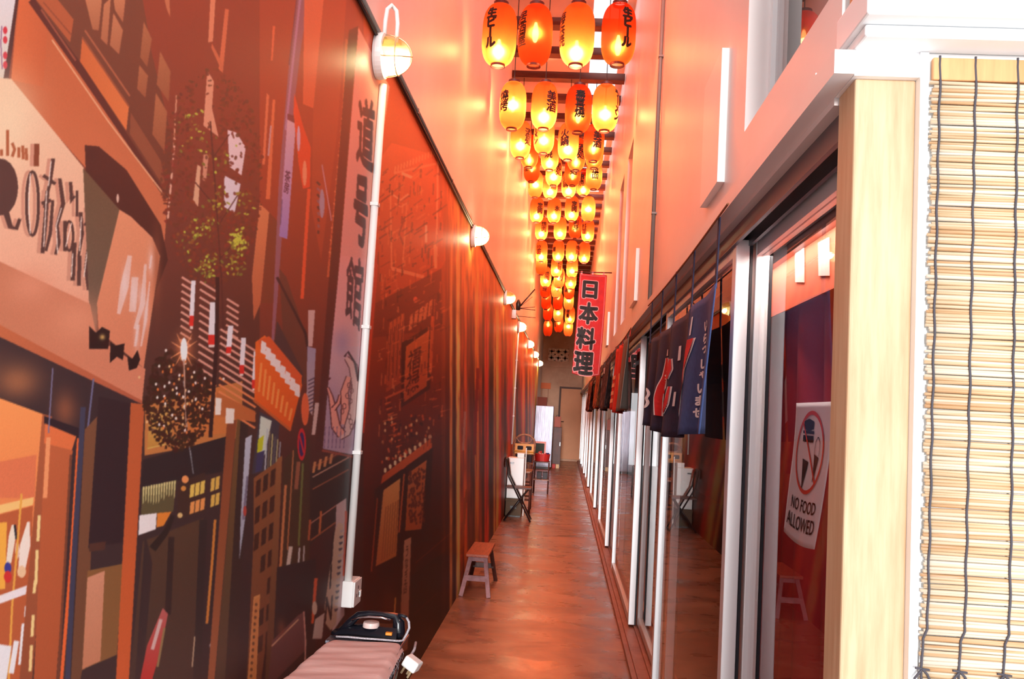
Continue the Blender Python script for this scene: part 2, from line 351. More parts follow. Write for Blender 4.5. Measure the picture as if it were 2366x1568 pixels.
# shop interior behind the doors
struct(MB().box(.74, .80, 1.72, 10.5, 2.42, 5.7).build('trim_16', plaster), 'pale inner wall behind the upper windows', 'wall')
struct(MB().box(.5, 3.0, 1.76, YE, -.1, 0).build('trim_13', mat('shop_floor', (110, 52, 36), .5, noise=(2, (76, 34, 24), .3, .7))), 'dark brown shop floor behind the glass doors', 'floor')
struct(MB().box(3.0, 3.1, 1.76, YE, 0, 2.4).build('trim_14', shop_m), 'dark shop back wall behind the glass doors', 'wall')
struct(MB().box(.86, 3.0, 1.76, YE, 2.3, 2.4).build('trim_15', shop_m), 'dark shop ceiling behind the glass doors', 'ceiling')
ORD = ['first', 'second', 'third', 'fourth', 'fifth', 'sixth', 'seventh', 'eighth', 'ninth', 'tenth', 'eleventh', 'twelfth', 'thirteenth', 'fourteenth', 'fifteenth',
       'sixteenth', 'seventeenth', 'eighteenth', 'nineteenth', 'twentieth', 'twenty-first', 'twenty-second', 'twenty-third', 'twenty-fourth', 'twenty-fifth', 'twenty-sixth', 'twenty-seventh', 'twenty-eighth']
# sliding doors: panels alternate between the outer and inner track
ED = [1.74, 2.92, 4.86, 6.55, 8.85, 10.3, 12.4, 14.4, 16.4, 18.4, 20.4, 22.4, 24.4, 26.4, 28.4]
for i in range(len(ED)-1):
    x0 = (.60, .535)[i % 2]; a, b = ED[i]-(.03 if i else 0), ED[i+1]+.03
    d = sroot('door_%d' % (i+2), (x0+.02, (a+b)/2, .045), 'sliding glass door panel in silver aluminium, %s one from the pine post' % ORD[i], 'door')
    z0, z1 = .05, 2.15
    for ya in ((a, b-.06) if i else (b-.06,)):
        MB().box(x0, x0+.045, ya, ya+.06, z0, z1).build('stile', alu, d, bevel=.003)
        MB().box(x0+.046, x0+.055, ya-.001, ya+.02, z0, z1).build('gasket', rubber, d)
    a2 = a+.06 if i else a
    MB().box(x0+.003, x0+.042, a2, b-.06, z0, z0+.055).build('bottom_rail', alu, d); MB().box(x0+.003, x0+.042, a2, b-.06, z1-.05, z1).build('top_rail', alu, d)
    MB().box(x0+.018, x0+.024, a2, b-.06, z0+.055, z1-.05).build('glass_pane', glass, d)
# timber bars across the top
BARS = [3.1, 4.5, 5.9, 7.75] + [8.5+.7*i for i in range(28)]
for i, yb in enumerate(BARS):
    struct(MB().box(-.81, .49, yb-.065, yb+.065, 5.38, 5.46).build('trim_%d' % (20+i), beam_m), 'dark timber bar across the ceiling, number %d counted from the entrance' % (i+1), 'bar')

# ------------------------------------------------------------------ street mural: a printed picture on the left wall, painted here as vertex colours
MX0, MX1 = -700, 1262
cv = np.zeros((H, MX1-MX0, 3), np.float32)
YY, XX = np.mgrid[0:H, MX0:MX1].astype(np.float32)
def lerp(a, b, t): return a + (b-a)*t
def fill(mask_pts, c, c2=None, dirn=(0, 1), alpha=1.0, tex=0):
    P = np.array(mask_pts, np.float32)
    x0, x1 = int(max(MX0, P[:, 0].min()-1)), int(min(MX1, P[:, 0].max()+2)); y0, y1 = int(max(0, P[:, 1].min()-1)), int(min(H, P[:, 1].max()+2))
    if x1 <= x0 or y1 <= y0: return
    X = XX[y0:y1, x0-MX0:x1-MX0]+.5; Y = YY[y0:y1, x0-MX0:x1-MX0]+.5; ins = np.zeros(X.shape, bool); n = len(P)
    for i in range(n):
        xa, ya = P[i]; xb, yb = P[(i+1) % n]
        if ya == yb: continue
        ins ^= ((ya > Y) != (yb > Y)) & (X < (xb-xa)*(Y-ya)/(yb-ya)+xa)
    c = np.array(c, np.float32)
    if c2 is not None:
        c2 = np.array(c2, np.float32); q = P@np.array(dirn, np.float32); t = (X*dirn[0]+Y*dirn[1]-q.min())/max(1e-3, np.ptp(q))
        cc = c + (c2-c)*np.clip(t, 0, 1)[..., None]
    else: cc = np.broadcast_to(c, X.shape+(3,))
    if tex: cc = cc*(1+tex*(rng.random(X.shape)[..., None]-.5))
    S = cv[y0:y1, x0-MX0:x1-MX0]; S[ins] = S[ins]*(1-alpha) + cc[ins]*alpha
def line(pts, w, c, c2=None): fill(stroke(pts, w), c, c2)
def ell(cx, cy, rx, ry, c, rot=0, **k):
    fill([(cx+rx*math.cos(a)*math.cos(rot)-ry*math.sin(a)*math.sin(rot), cy+rx*math.cos(a)*math.sin(rot)+ry*math.sin(a)*math.cos(rot)) for a in np.linspace(0, 2*PI, 20)[:-1]], c, **k)
def ring(cx, cy, rx, ry, w, c):
    line([(cx+rx*math.cos(a), cy+ry*math.sin(a)) for a in np.linspace(0, 2*PI, 25)], w, c)
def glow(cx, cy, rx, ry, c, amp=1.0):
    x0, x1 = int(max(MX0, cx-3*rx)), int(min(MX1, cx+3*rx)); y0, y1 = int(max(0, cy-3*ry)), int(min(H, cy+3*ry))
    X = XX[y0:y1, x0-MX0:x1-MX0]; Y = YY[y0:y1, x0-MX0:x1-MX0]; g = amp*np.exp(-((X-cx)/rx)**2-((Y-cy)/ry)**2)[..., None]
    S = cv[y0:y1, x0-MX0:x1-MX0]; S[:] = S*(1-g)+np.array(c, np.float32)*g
def quadtext(s, q, c, bold=.02, alpha=1.0):
    """text laid in the quad q (tl, tr, br, bl)"""
    V, Fc = glyphs(s, bold, .95); lo, hi = V.min(0), V.max(0); U = (V-lo)/(hi-lo); q = np.array(q, float)
    u, v = U[:, :1], 1-U[:, 1:]; P = (q[0]*(1-u)+q[1]*u)*(1-v) + (q[3]*(1-u)+q[2]*u)*v
    for f in Fc: fill([P[i] for i in f], c, alpha=alpha)
def vnoise(n, lo=0, hi=1):  # smooth 1d noise
    k = rng.random(n//6+3); return lo+(hi-lo)*np.interp(np.arange(n)/6, np.arange(len(k)), k)
# ground tones as lit: red lantern light painted into the upper part
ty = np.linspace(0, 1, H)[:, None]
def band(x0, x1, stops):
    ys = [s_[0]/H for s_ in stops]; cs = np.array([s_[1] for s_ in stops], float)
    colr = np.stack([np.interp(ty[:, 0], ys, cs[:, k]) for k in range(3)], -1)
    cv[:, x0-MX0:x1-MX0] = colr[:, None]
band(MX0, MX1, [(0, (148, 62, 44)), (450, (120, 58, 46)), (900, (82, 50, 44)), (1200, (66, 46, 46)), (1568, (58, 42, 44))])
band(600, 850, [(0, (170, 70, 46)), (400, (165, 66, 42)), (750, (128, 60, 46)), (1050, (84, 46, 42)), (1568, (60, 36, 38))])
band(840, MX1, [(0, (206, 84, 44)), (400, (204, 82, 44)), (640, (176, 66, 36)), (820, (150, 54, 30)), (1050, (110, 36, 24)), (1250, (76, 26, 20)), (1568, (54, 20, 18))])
# --- top left building
fill([(-700, 0), (40, 0), (-10, 270), (-700, 0)], (190, 90, 60)); fill([(-700, 0), (0, 0), (0, 800), (-700, 700)], (220, 160, 125), (205, 120, 90))
fill([(75, 0), (330, 0), (350, 120), (400, 330), (392, 470), (240, 270)], (116, 64, 48), (104, 56, 44))
fill([(40, 0), (80, 0), (388, 455), (380, 560), (290, 400), (200, 390), (25, 190)], (192, 92, 56), (206, 114, 78))
fill([(45, 0), (75, 0), (110, 60), (100, 200), (26, 185)], (216, 102, 60), (196, 94, 58), (1, 0))
line([(72, 0), (190, 165), (385, 458)], [16, 18, 8], (88, 42, 38)); line([(120, 92), (250, 280), (384, 456)], 3.5, (226, 158, 118)); line([(95, 22), (175, 140)], 4, (150, 80, 60))
for q in ([(196, -5), (236, -5), (228, 70), (214, 68)], [(240, 10), (256, -4), (248, 104), (233, 90)], [(262, 30), (284, 70), (275, 125), (254, 104)], [(262, -4), (290, -4), (284, 52), (266, 24)]): fill(q, (196, 120, 84), (172, 100, 70))
for q in ([(332, 50), (351, 90), (340, 155), (324, 132)], [(322, 150), (342, 175), (336, 226), (317, 205)], [(370, 118), (394, 165), (390, 235), (362, 195)], [(360, 214), (386, 258), (380, 350), (352, 310)]): fill(q, (176, 104, 70), (150, 84, 58), tex=.1)
fill([(190, 84), (298, 245), (292, 302), (185, 142)], (204, 100, 56), (222, 116, 66), (1, 0)); line([(190, 86), (298, 246)], 4, (150, 78, 54)); line([(196, 70), (300, 222)], 4, (170, 94, 66))
fill([(84, 0), (134, 0), (170, 45), (162, 98)], (178, 88, 56)); line([(100, 5), (166, 82)], 3, (140, 70, 50))
fill([(302, 260), (372, 372), (384, 440), (300, 310)], (140, 76, 54)); fill([(380, -2), (392, -2), (393, 40), (385, 20)], (196, 110, 76))
line([(408, 220), (398, 400)], 3, (214, 150, 118)); line([(404, 320), (388, 505)], 4.5, (222, 164, 140))
# white sign, extreme top left
fill([(-60, -2), (43, -2), (10, 262), (-60, 262)], (74, 44, 44)); fill([(-60, -2), (36, -2), (4, 208), (-60, 214)], (222, 206, 206), (214, 196, 180))
for y_ in (70, 92, 128, 150): ell(12, y_, 5, 9, (206, 52, 66))
line([(4, 60), (2, 100), (5, 160)], 2, (120, 60, 110))
# main shop sign plate with raised lettering
fill([(-700, 130), (0, 180), (26, 182), (194, 388), (207, 706), (0, 606), (-700, 500)], (236, 192, 158), (232, 160, 132))
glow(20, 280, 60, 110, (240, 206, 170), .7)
HL = (242, 214, 200); DK = (84, 54, 50)
for dx, c_ in ((-9, (206, 140, 116)), (0, DK)):
    ell(2+dx, 432, 40, 66, c_); line([(14+dx, 490), (24+dx, 524), (38+dx, 528), (46+dx, 505)], [14, 12, 10, 8], c_)
    ring(75+dx, 470, 14, 74, 7, c_)
    line([(85+dx, 332), (84+dx, 384)], 12, (132, 66, 44) if dx == 0 else c_)
    line([(123+dx, 366), (116+dx, 420), (102+dx, 480)], [9, 8, 6], c_); line([(100+dx, 405), (128+dx, 425)], 8, c_); line([(96+dx, 470), (118+dx, 462)], 8, c_)
    line([(110+dx, 440), (104+dx, 520), (98+dx, 585)], [9, 10, 9], c_); line([(122+dx, 462), (116+dx, 540), (106+dx, 580)], [7, 8, 6], c_)
    line([(138+dx, 412), (146+dx, 470), (132+dx, 520), (136+dx, 560), (128+dx, 588)], [8, 10, 8, 9, 7], c_)
    line([(163+dx, 420), (166+dx, 470), (172+dx, 452)], 8, c_); line([(150+dx, 510), (150+dx, 580)], 8, c_); ring(160+dx, 545, 9, 34, 6, c_)
    line([(178+dx, 440), (178+dx, 500)], 6, c_); line([(172+dx, 560), (168+dx, 648)], 10, c_); line([(186+dx, 490), (190+dx, 540), (182+dx, 590)], [9, 8, 6], c_)
    line([(184+dx, 590), (182+dx, 660)], 9, c_); line([(206+dx, 480), (206+dx, 560), (198+dx, 620), (204+dx, 670)], [8, 9, 8, 7], c_); line([(194+dx, 520), (212+dx, 505)], 6, c_)
for p in ([(70, 400), (66, 470), (70, 540)], [(108, 440), (101, 570)], [(142, 480), (130, 520), (133, 585)], [(165, 515), (152, 570)], [(168, 585), (165, 640)], [(204, 560), (194, 640)], [(118, 372), (112, 430)], [(188, 500), (184, 580)]): line(p, 2.2, HL)
for p in ([(4, 345), (3, 360)], [(18, 300), (17, 360)], [(28, 330), (34, 345), (28, 362)], [(44, 340), (44, 364)], [(52, 336), (54, 368)], [(60, 342), (62, 370)]): line(p, 7, (172, 92, 60))
# bracket and cloth behind
fill([(196, 335), (228, 338), (292, 392), (372, 520), (388, 600), (350, 700), (330, 560), (276, 486), (198, 396)], (76, 38, 34), (70, 38, 34))
fill([(192, 388), (276, 484), (226, 692), (222, 782), (206, 706)], (104, 76, 56), (112, 88, 74), tex=.1)
ell(272, 458, 3, 10, (220, 170, 150))
# beam under the sign, with feet
fill([(-700, 480), (0, 604), (208, 702), (224, 780), (336, 852), (328, 930), (0, 752), (-700, 560)], (166, 100, 70), (214, 128, 98), (1, .35), tex=.06)
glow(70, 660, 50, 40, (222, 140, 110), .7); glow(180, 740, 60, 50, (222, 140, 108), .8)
fill([(-700, 560), (0, 750), (330, 926), (326, 938), (0, 778), (-700, 590)], (220, 118, 64), (180, 92, 66), (1, 0))
# pale sign with worn white letters
fill([(276, 484), (302, 500), (352, 548), (370, 592), (332, 850), (228, 764), (224, 700), (248, 600)], (226, 142, 104), (214, 126, 94), tex=.05)
glow(362, 620, 10, 90, (150, 80, 56), .6)
for p, w in (([(300, 590), (288, 660), (274, 725)], [10, 20, 8]), ([(312, 640), (306, 720)], 16), ([(336, 610), (330, 700), (312, 760)], [6, 12, 8]), ([(346, 650), (336, 740), (326, 800)], [3, 7, 4]), ([(320, 750), (312, 800)], 6), ([(350, 590), (346, 620)], 4)): fill(stroke(p, w if isinstance(w, list) else [w*.6, w, w*.4][:len(p)] if len(p) == 3 else w), (238, 214, 212), alpha=.6); glow(p[0][0]*.5+p[-1][0]*.5, p[0][1]*.5+p[-1][1]*.5, 7, 34, (240, 214, 212), .45)
for q in ([(206, 752), (222, 768), (236, 755), (254, 764), (250, 806), (206, 806)], [(255, 790), (266, 798), (288, 793), (284, 832), (270, 824), (254, 838)], [(294, 822), (306, 828), (318, 808), (324, 830), (316, 850), (298, 856)]): fill(q, (44, 26, 26))
glow(236, 778, 6, 6, (240, 190, 110), .8)
# shop below
fill([(-700, 590), (0, 778), (330, 934), (322, 1568), (-700, 1568)], (58, 42, 46), (66, 46, 46))
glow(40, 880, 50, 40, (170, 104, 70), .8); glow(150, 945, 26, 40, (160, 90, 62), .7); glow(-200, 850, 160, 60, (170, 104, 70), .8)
fill([(-700, 860), (0, 920), (98, 956), (60, 1568), (-700, 1568)], (252, 152, 88), (206, 106, 66))
fill([(-700, 1040), (0, 1066), (84, 1050), (80, 1150), (-700, 1150)], (222, 116, 78), tex=.08)
fill([(-700, 1180), (0, 1166), (78, 1148), (76, 1166), (0, 1186), (-700, 1204)], (250, 190, 118)); fill([(-700, 1204), (0, 1188), (76, 1168), (60, 1568), (-700, 1568)], (186, 92, 56))
fill([(-60, 1210), (16, 1206), (12, 1360), (-60, 1366)], (242, 168, 70)); line([(30, 1212), (28, 1240), (20, 1300)], [6, 16, 12], (238, 216, 196)); line([(34, 1212), (38, 1245)], 5, (40, 34, 44)); ell(18, 1312, 8, 14, (60, 60, 140)); ell(18, 1332, 9, 14, (206, 52, 50)); ell(40, 1270, 5, 20, (230, 190, 170))
line([(66, 1205), (58, 1260), (48, 1330)], [6, 24, 14], (244, 220, 206)); ell(50, 1320, 10, 14, (236, 190, 150))
line([(50, 1140), (40, 1260), (28, 1400), (20, 1568)], 5, (232, 162, 74))
fill([(-700, 1410), (0, 1375), (62, 1352), (60, 1372), (0, 1394), (-700, 1440)], (238, 222, 224)); line([(-300, 1500), (-200, 1450), (-120, 1510)], 40, (240, 220, 210))
for p, w in (([(12, 1490), (0, 1568)], 30), ([(38, 1480), (26, 1555)], 12), ([(54, 1440), (46, 1535)], 8), ([(60, 1400), (58, 1425)], 5)): line(p, w, (236, 228, 230))
fill([(98, 956), (120, 962), (75, 1568), (45, 1568)], (176, 92, 60), (150, 78, 52)); fill([(102, 960), (186, 990), (182, 1012), (102, 978)], (48, 34, 40))
fill([(104, 978), (176, 1008), (166, 1040), (102, 1024)], (224, 112, 66)); fill([(104, 1024), (168, 1040), (130, 1568), (78, 1568)], (190, 96, 60), (178, 86, 52))
for y_, h_ in ((1190, 60), (1270, 80), (1340, 30), (1420, 50), (1490, 60)): line([(99-(y_-1050)*.06, y_), (96-(y_-1050)*.06, y_+h_)], 7, (244, 206, 140))
line([(112, 1010), (104, 1150)], 10, (240, 150, 100)); line([(164, 1050), (150, 1300), (134, 1568)], 6, (120, 66, 48)); line([(182, 1012), (164, 1300), (142, 1568)], 8, (232, 102, 52)); line([(192, 940), (186, 1050), (170, 1300), (156, 1568)], 12, (66, 62, 82))
line([(122, 850), (112, 1000)], 3, (120, 110, 140)); line([(216, 875), (196, 1050)], 4, (110, 104, 136))
fill([(196, 992), (226, 960), (196, 1568), (164, 1568)], (122, 76, 54), (112, 70, 50))
fill([(228, 915), (312, 934), (285, 1252), (204, 1266)], (54, 36, 40)); fill([(206, 1256), (245, 1250), (242, 1270), (206, 1274)], (84, 50, 42))
fill([(202, 1318), (284, 1302), (270, 1512), (190, 1546)], (136, 90, 54)); fill([(202, 1334), (242, 1318), (232, 1526), (190, 1546)], (210, 140, 110), (196, 124, 92), tex=.06); fill([(190, 1548), (270, 1514), (268, 1568), (186, 1568)], (64, 44, 44))
fill([(302, 930), (334, 934), (298, 1568), (268, 1568)], (190, 92, 54), (206, 92, 48))
# --- street behind: lit window, fence, dark yard
fill([(335, 934), (560, 880), (560, 1010), (334, 1052)], (196, 120, 66)); fill([(345, 950), (400, 940), (396, 1010), (340, 1040)], (222, 166, 90), (190, 130, 60)); fill([(430, 920), (520, 890), (530, 1000), (430, 1010)], (206, 118, 62))
line([(345, 990), (420, 1022)], 8, (120, 84, 60)); line([(340, 1036), (416, 1018)], 3, (214, 170, 90)); line([(372, 930), (396, 1024)], 4, (50, 30, 28))
fill([(330, 1062), (522, 1008), (518, 1088), (326, 1128)], (52, 38, 40))
fill([(328, 1128), (408, 1108), (400, 1182), (326, 1190)], (96, 82, 56))
for k in range(13): x_ = 332+k*6; line([(x_, 1124-k*1.2), (x_-1.5, 1150+rng.random()*22-k*1.2)], [4, 1.5], (222, 204, 140))
fill([(322, 1190), (362, 1185), (360, 1222), (320, 1236)], (242, 228, 226)); fill([(363, 1185), (396, 1182), (378, 1214), (362, 1218)], (226, 130, 52))
fill([(412, 1116), (474, 1090), (474, 1180), (408, 1200)], (70, 46, 40))
for r in range(2):
    for k in range(3): fill([(440+k*12, 1120-k*4+r*40), (450+k*12, 1117-k*4+r*40), (448+k*12, 1146-k*4+r*38), (438+k*12, 1150-k*4+r*38)], ((228, 190, 92), (232, 150, 84))[r])
    for k in range(2): fill([(488+k*11, 1106-k*4+r*38), (497+k*11, 1103-k*4+r*38), (495+k*11, 1132-k*4+r*36), (486+k*11, 1136-k*4+r*36)], (222, 176, 84))
ell(428, 1107, 8, 9, (236, 150, 90)); ell(424, 1128, 6, 6, (214, 140, 70)); ell(416, 1190, 6, 6, (220, 180, 120))
fill([(330, 1250), (470, 1196), (455, 1568), (300, 1568)], (88, 60, 46), (74, 52, 46), tex=.08); line([(396, 1240), (388, 1420)], 14, (58, 40, 38)); line([(470, 1200), (455, 1568)], 18, (56, 42, 42)); fill([(335, 1230), (352, 1300), (330, 1568), (312, 1568)], (62, 44, 44))
line([(352, 1268), (384, 1228), (400, 1190)], [18, 14, 8], (50, 36, 34))
fill([(376, 1404), (388, 1418), (372, 1500), (352, 1568), (324, 1568), (340, 1490)], (186, 96, 92), (190, 54, 48)); line([(372, 1430), (352, 1500)], 8, (214, 176, 170)); line([(380, 1450), (364, 1540)], 5, (150, 120, 80))
line([(497, 1200), (490, 1300), (478, 1440)], 6, (204, 126, 58)); line([(440, 1040), (446, 1092)], 1.5, (150, 150, 160)); line([(424, 880), (434, 1010), (447, 1094)], 1.6, (150, 146, 150))
line([(450, 1470), (444, 1540)], 3, (190, 160, 130)); ell(488, 1490, 4, 5, (190, 180, 180))
fill([(524, 980), (547, 968), (496, 1568), (480, 1568)], (138, 72, 46), (158, 92, 60)); fill([(548, 968), (556, 966), (522, 1568), (497, 1568)], (116, 80, 48), (84, 62, 50))
fill([(556, 966), (574, 960), (548, 1568), (520, 1568)], (62, 44, 42))
fill([(567, 1012), (582, 1004), (566, 1200), (553, 1294), (556, 1200)], (190, 192, 208), (160, 160, 176)); line([(572, 1100), (562, 1200)], 5, (120, 110, 130)); ell(566, 1180, 4, 12, (180, 70, 60))
fill([(600, 950), (646, 975), (640, 1080), (582, 1095)], (70, 60, 70)); fill([(602, 960), (628, 972), (612, 1050), (594, 1060)], (206, 214, 200)); fill([(596, 1015), (610, 1005), (606, 1040), (594, 1046)], (196, 196, 40)); fill([(594, 1046), (612, 1040), (604, 1086), (590, 1092)], (66, 60, 96))
for k, c_ in enumerate(((186, 190, 196), (120, 100, 80), (190, 180, 120), (96, 88, 96), (170, 160, 120), (150, 150, 160))): line([(618+k*6, 990+k*6), (612+k*6, 1092+k)], 3, c_)
fill([(586, 1104), (640, 1066), (632, 1350), (604, 1568), (570, 1568), (586, 1240)], (140, 84, 52), (112, 66, 48), tex=.1)
for r in range(7):
    for k in range(3):
        x_, y_ = 592+k*17-r*2, 1112-k*12+r*62
        if (r, k) in ((3, 0), (4, 0), (5, 0), (4, 1)): continue
        fill([(x_, y_), (x_+11, y_-8), (x_+9, y_+30), (x_-2, y_+38)], (70, 42, 36))
fill([(640, 1060), (652, 1052), (632, 1568), (612, 1568)], (150, 94, 58), (92, 60, 46))
fill([(655, 1060), (715, 1010), (715, 1300), (645, 1330)], (76, 52, 40)); line([(678, 1040), (664, 1270)], 3, (180, 110, 70)); line([(660, 1120), (648, 1310)], 6, (196, 120, 76)); line([(700, 1070), (690, 1260)], 5, (110, 110, 60))
line([(672, 1262), (664, 1318)], 9, (206, 184, 170)); line([(692, 1265), (690, 1300)], 4, (196, 186, 184)); line([(703, 1260), (701, 1298)], 3, (190, 180, 180))
fill([(640, 1310), (730, 1290), (728, 1560), (628, 1568)], (56, 42, 44)); fill([(628, 1480), (690, 1420), (704, 1412), (708, 1500), (640, 1568), (620, 1568)], (118, 78, 78), (96, 60, 60)); line([(628, 1492), (690, 1430)], 3, (196, 150, 120)); line([(702, 1412), (706, 1480), (705, 1530)], 3.5, (206, 150, 136)); glow(650, 1450, 10, 20, (130, 76, 60), .7)
fill([(586, 1378), (601, 1372), (592, 1568), (572, 1568)], (204, 136, 82)); fill([(588, 1384), (599, 1379), (590, 1568), (575, 1568)], (196, 126, 74))
for k in range(12): ell(592-k*1.1, 1396+k*15, 3, 4, (110, 70, 48))
# --- upper street, foliage and poles
for q, c_ in (([(486, -2), (498, -2), (492, 96), (481, 98)], (226, 132, 96)), ([(520, 20), (529, 22), (515, 168), (505, 160)], (214, 108, 72)), ([(490, 100), (516, 150), (514, 168), (488, 110)], (206, 104, 70)), ([(479, 162), (494, 188), (490, 250), (505, 316), (470, 290)], (226, 150, 118)),
              ([(526, 300), (546, 306), (568, 340), (558, 405), (530, 385)], (236, 204, 204)), ([(518, 405), (556, 425), (542, 492), (518, 478)], (228, 208, 214)), ([(456, 380), (464, 385), (458, 478), (446, 462)], (220, 164, 130)), ([(470, 350), (482, 360), (476, 420), (468, 415)], (206, 140, 112)),
              ([(630, 60), (636, 60), (630, 140), (626, 140)], (226, 104, 66)), ([(616, 215), (622, 220), (612, 380), (606, 380)], (222, 116, 76)), ([(630, 230), (636, 230), (624, 460), (614, 460)], (226, 114, 70)), ([(624, 290), (628, 290), (622, 360), (618, 360)], (200, 150, 150))): fill(q, c_)
fill([(600, 470), (622, 490), (602, 700), (586, 740), (582, 640)], (220, 130, 84), (190, 100, 66)); fill([(622, 490), (650, 520), (640, 700), (604, 700)], (128, 64, 44))
line([(700, -5), (682, 120), (652, 420), (636, 700), (630, 790)], [26, 24, 16, 9, 6], (150, 96, 108)); line([(694, -5), (676, 150), (660, 300)], 5, (178, 130, 158)); line([(686, -5), (668, 150)], 3, (120, 66, 80))
fill([(703, -2), (748, -2), (742, 130), (724, 250), (700, 240)], (236, 112, 72), (222, 96, 58)); fill([(748, -2), (800, -2), (780, 300), (742, 600), (720, 480), (724, 250)], (190, 80, 48), (170, 72, 46))
fill([(664, 276), (684, 284), (664, 552), (645, 546)], (220, 172, 180), (160, 130, 190)); fill([(664, 262), (686, 270), (684, 286), (664, 276)], (120, 60, 66))
quadtext('茶\n房', [(659, 392), (672, 396), (667, 450), (655, 444)], (90, 50, 70)); line([(652, 460), (648, 520)], 2.5, (120, 90, 130))
fill([(680, 215), (700, 290), (718, 340), (716, 432), (700, 436), (690, 380), (678, 260)], (232, 76, 40)); ell(704, 400, 5, 30, (244, 150, 110)); ell(690, 320, 4, 30, (214, 170, 190))
line([(714, 436), (706, 560), (698, 690)], 8, (234, 92, 52)); fill([(645, 620), (662, 640), (702, 760), (720, 860), (705, 890), (655, 800)], (106, 62, 50)); line([(640, 640), (706, 770), (722, 880)], 6, (64, 40, 42)); fill([(640, 740), (700, 860), (700, 890), (634, 790)], (80, 56, 56))
for k in range(9): line([(732+k*.5, 420+k*14), (740-k*.5, 428+k*14)], 5, (150, 100, 110) if k % 2 else (96, 54, 50))
ell(744, 470, 6, 34, (170, 150, 170)); line([(744, 380), (766, 510)], 3, (196, 140, 150))
line([(803, 90), (796, 260), (775, 480), (758, 640)], [10, 11, 9, 6], (206, 104, 64))
for k in range(30): line([(796-k*1.3, 190+k*14), (804-k*1.3, 192+k*14)], 4, (170, 76, 48) if k % 2 else (230, 140, 96))
fill([(712, 716), (728, 716), (722, 800), (712, 800)], (214, 176, 170)); fill([(710, 800), (730, 805), (722, 960), (708, 940)], (160, 150, 176), (190, 160, 160))
for k in range(9): line([(712, 880+k*9), (728, 872+k*9)], 3, (90, 66, 84))
fill([(728, 930), (738, 930), (728, 1004), (720, 1004)], (206, 176, 170))
# tree: dark mass, twigs, olive and bright leaves
for k in range(1500):
    a, r_ = rng.random()*2*PI, math.sqrt(rng.random()); x_, y_ = 490+118*r_*math.cos(a), 410+250*r_*math.sin(a)
    if (520 < x_ < 566 and 300 < y_ < 490 or 446 < x_ < 506 and 165 < y_ < 480) and rng.random() < .78: continue
    ell(x_, y_, 1.5+3.2*rng.random(), 2+4.5*rng.random(), (100+rng.random()*34, 48+rng.random()*14, 36+rng.random()*8), rng.random()*3, alpha=.85)
for p in ([(520, 880), (512, 650), (500, 470), (486, 280)], [(505, 520), (556, 440)], [(500, 480), (450, 420)], [(506, 600), (560, 540)], [(495, 360), (530, 310)]): line(p, [5]+[3.5]*(len(p)-1) if len(p) > 2 else 2.5, (86, 44, 40))
for cx, cy, n, s_ in ((478, 620, 24, 14), (550, 560, 26, 14), (470, 520, 16, 14), (540, 610, 16, 14), (500, 470, 12, 18), (450, 300, 12, 24), (560, 470, 10, 18), (500, 360, 10, 30), (440, 560, 10, 16)):
    for _ in range(n*2): ell(cx+rng.normal()*s_*.8, cy+rng.normal()*s_, 1.5+2*rng.random(), 2.5+3*rng.random(), [(150, 132, 52), (180, 180, 66), (124, 112, 48), (142, 84, 44)][int(rng.random()*4)], rng.random()*3)
for _ in range(40): ell(549+rng.normal()*7, 556+rng.normal()*12, 2.2, 3.6, (196, 196, 70), rng.random()*3)
# slatted screens and hanging lamps
for x0, x1, ya, yb, dy, n in ((416, 441, 640, 790, 16, 10), (458, 500, 650, 900, 18, 14), (505, 590, 760, 960, 16, 12), (520, 548, 690, 780, 15, 6)):
    for k in range(n):
        y_ = ya+k*dy; s_ = .62; line([(x0+4-k*.4, y_), (x1+4-k*.4, y_+(x1-x0)*s_)], 5, (224, 156, 136) if y_ < 860 else (228, 132, 84))
for x_, y_, hh, w_ in ((446, 648, 112, 10), (494, 698, 104, 19), (532, 752, 68, 12), (562, 780, 88, 11), (590, 812, 90, 9)):
    fill([(x_-w_/2+1, y_), (x_+w_/2+1, y_), (x_+w_/2-3, y_+hh*.72), (x_-w_/2-3, y_+hh*.72)], (236, 224, 228)); fill([(x_-w_/2-3, y_+hh*.72), (x_+w_/2-3, y_+hh*.72), (x_+w_/2-4, y_+hh*.94), (x_-w_/2-4, y_+hh*.94)], (222, 50, 42)); fill([(x_-w_/2-2, y_+hh*.94), (x_+w_/2-5, y_+hh*.94), (x_+w_/2-5, y_+hh), (x_-w_/2-2, y_+hh)], (236, 206, 196))
# orange shop awning with square white lamps
fill([(590, 790), (612, 774), (696, 872), (698, 890), (672, 992), (588, 922)], (238, 108, 44), (226, 92, 36)); fill([(596, 786), (622, 776), (698, 868), (694, 894), (600, 800)], (222, 92, 48))
for k in range(8): line([(604+k*10, 838+k*15), (598+k*10, 905+k*9.5)], 5, (248, 148, 76))
for k in range(8): fill([(604+k*11.2, 786+k*14), (615+k*11.2, 792+k*14), (614+k*11.2, 820+k*14), (602+k*11.2, 814+k*14)], (244, 224, 220))
line([(586, 924), (672, 994)], 6, (196, 96, 50)); fill([(500, 905), (590, 950), (590, 975), (500, 960)], (190, 104, 58))
for x_, y_, w_, h_ in ((532, 942, 20, 36), (505, 918, 14, 40), (490, 920, 8, 36)): fill([(x_-w_/2, y_), (x_+w_/2, y_+2), (x_+w_/2-2, y_+h_), (x_-w_/2-1, y_+h_)], (246, 226, 214))
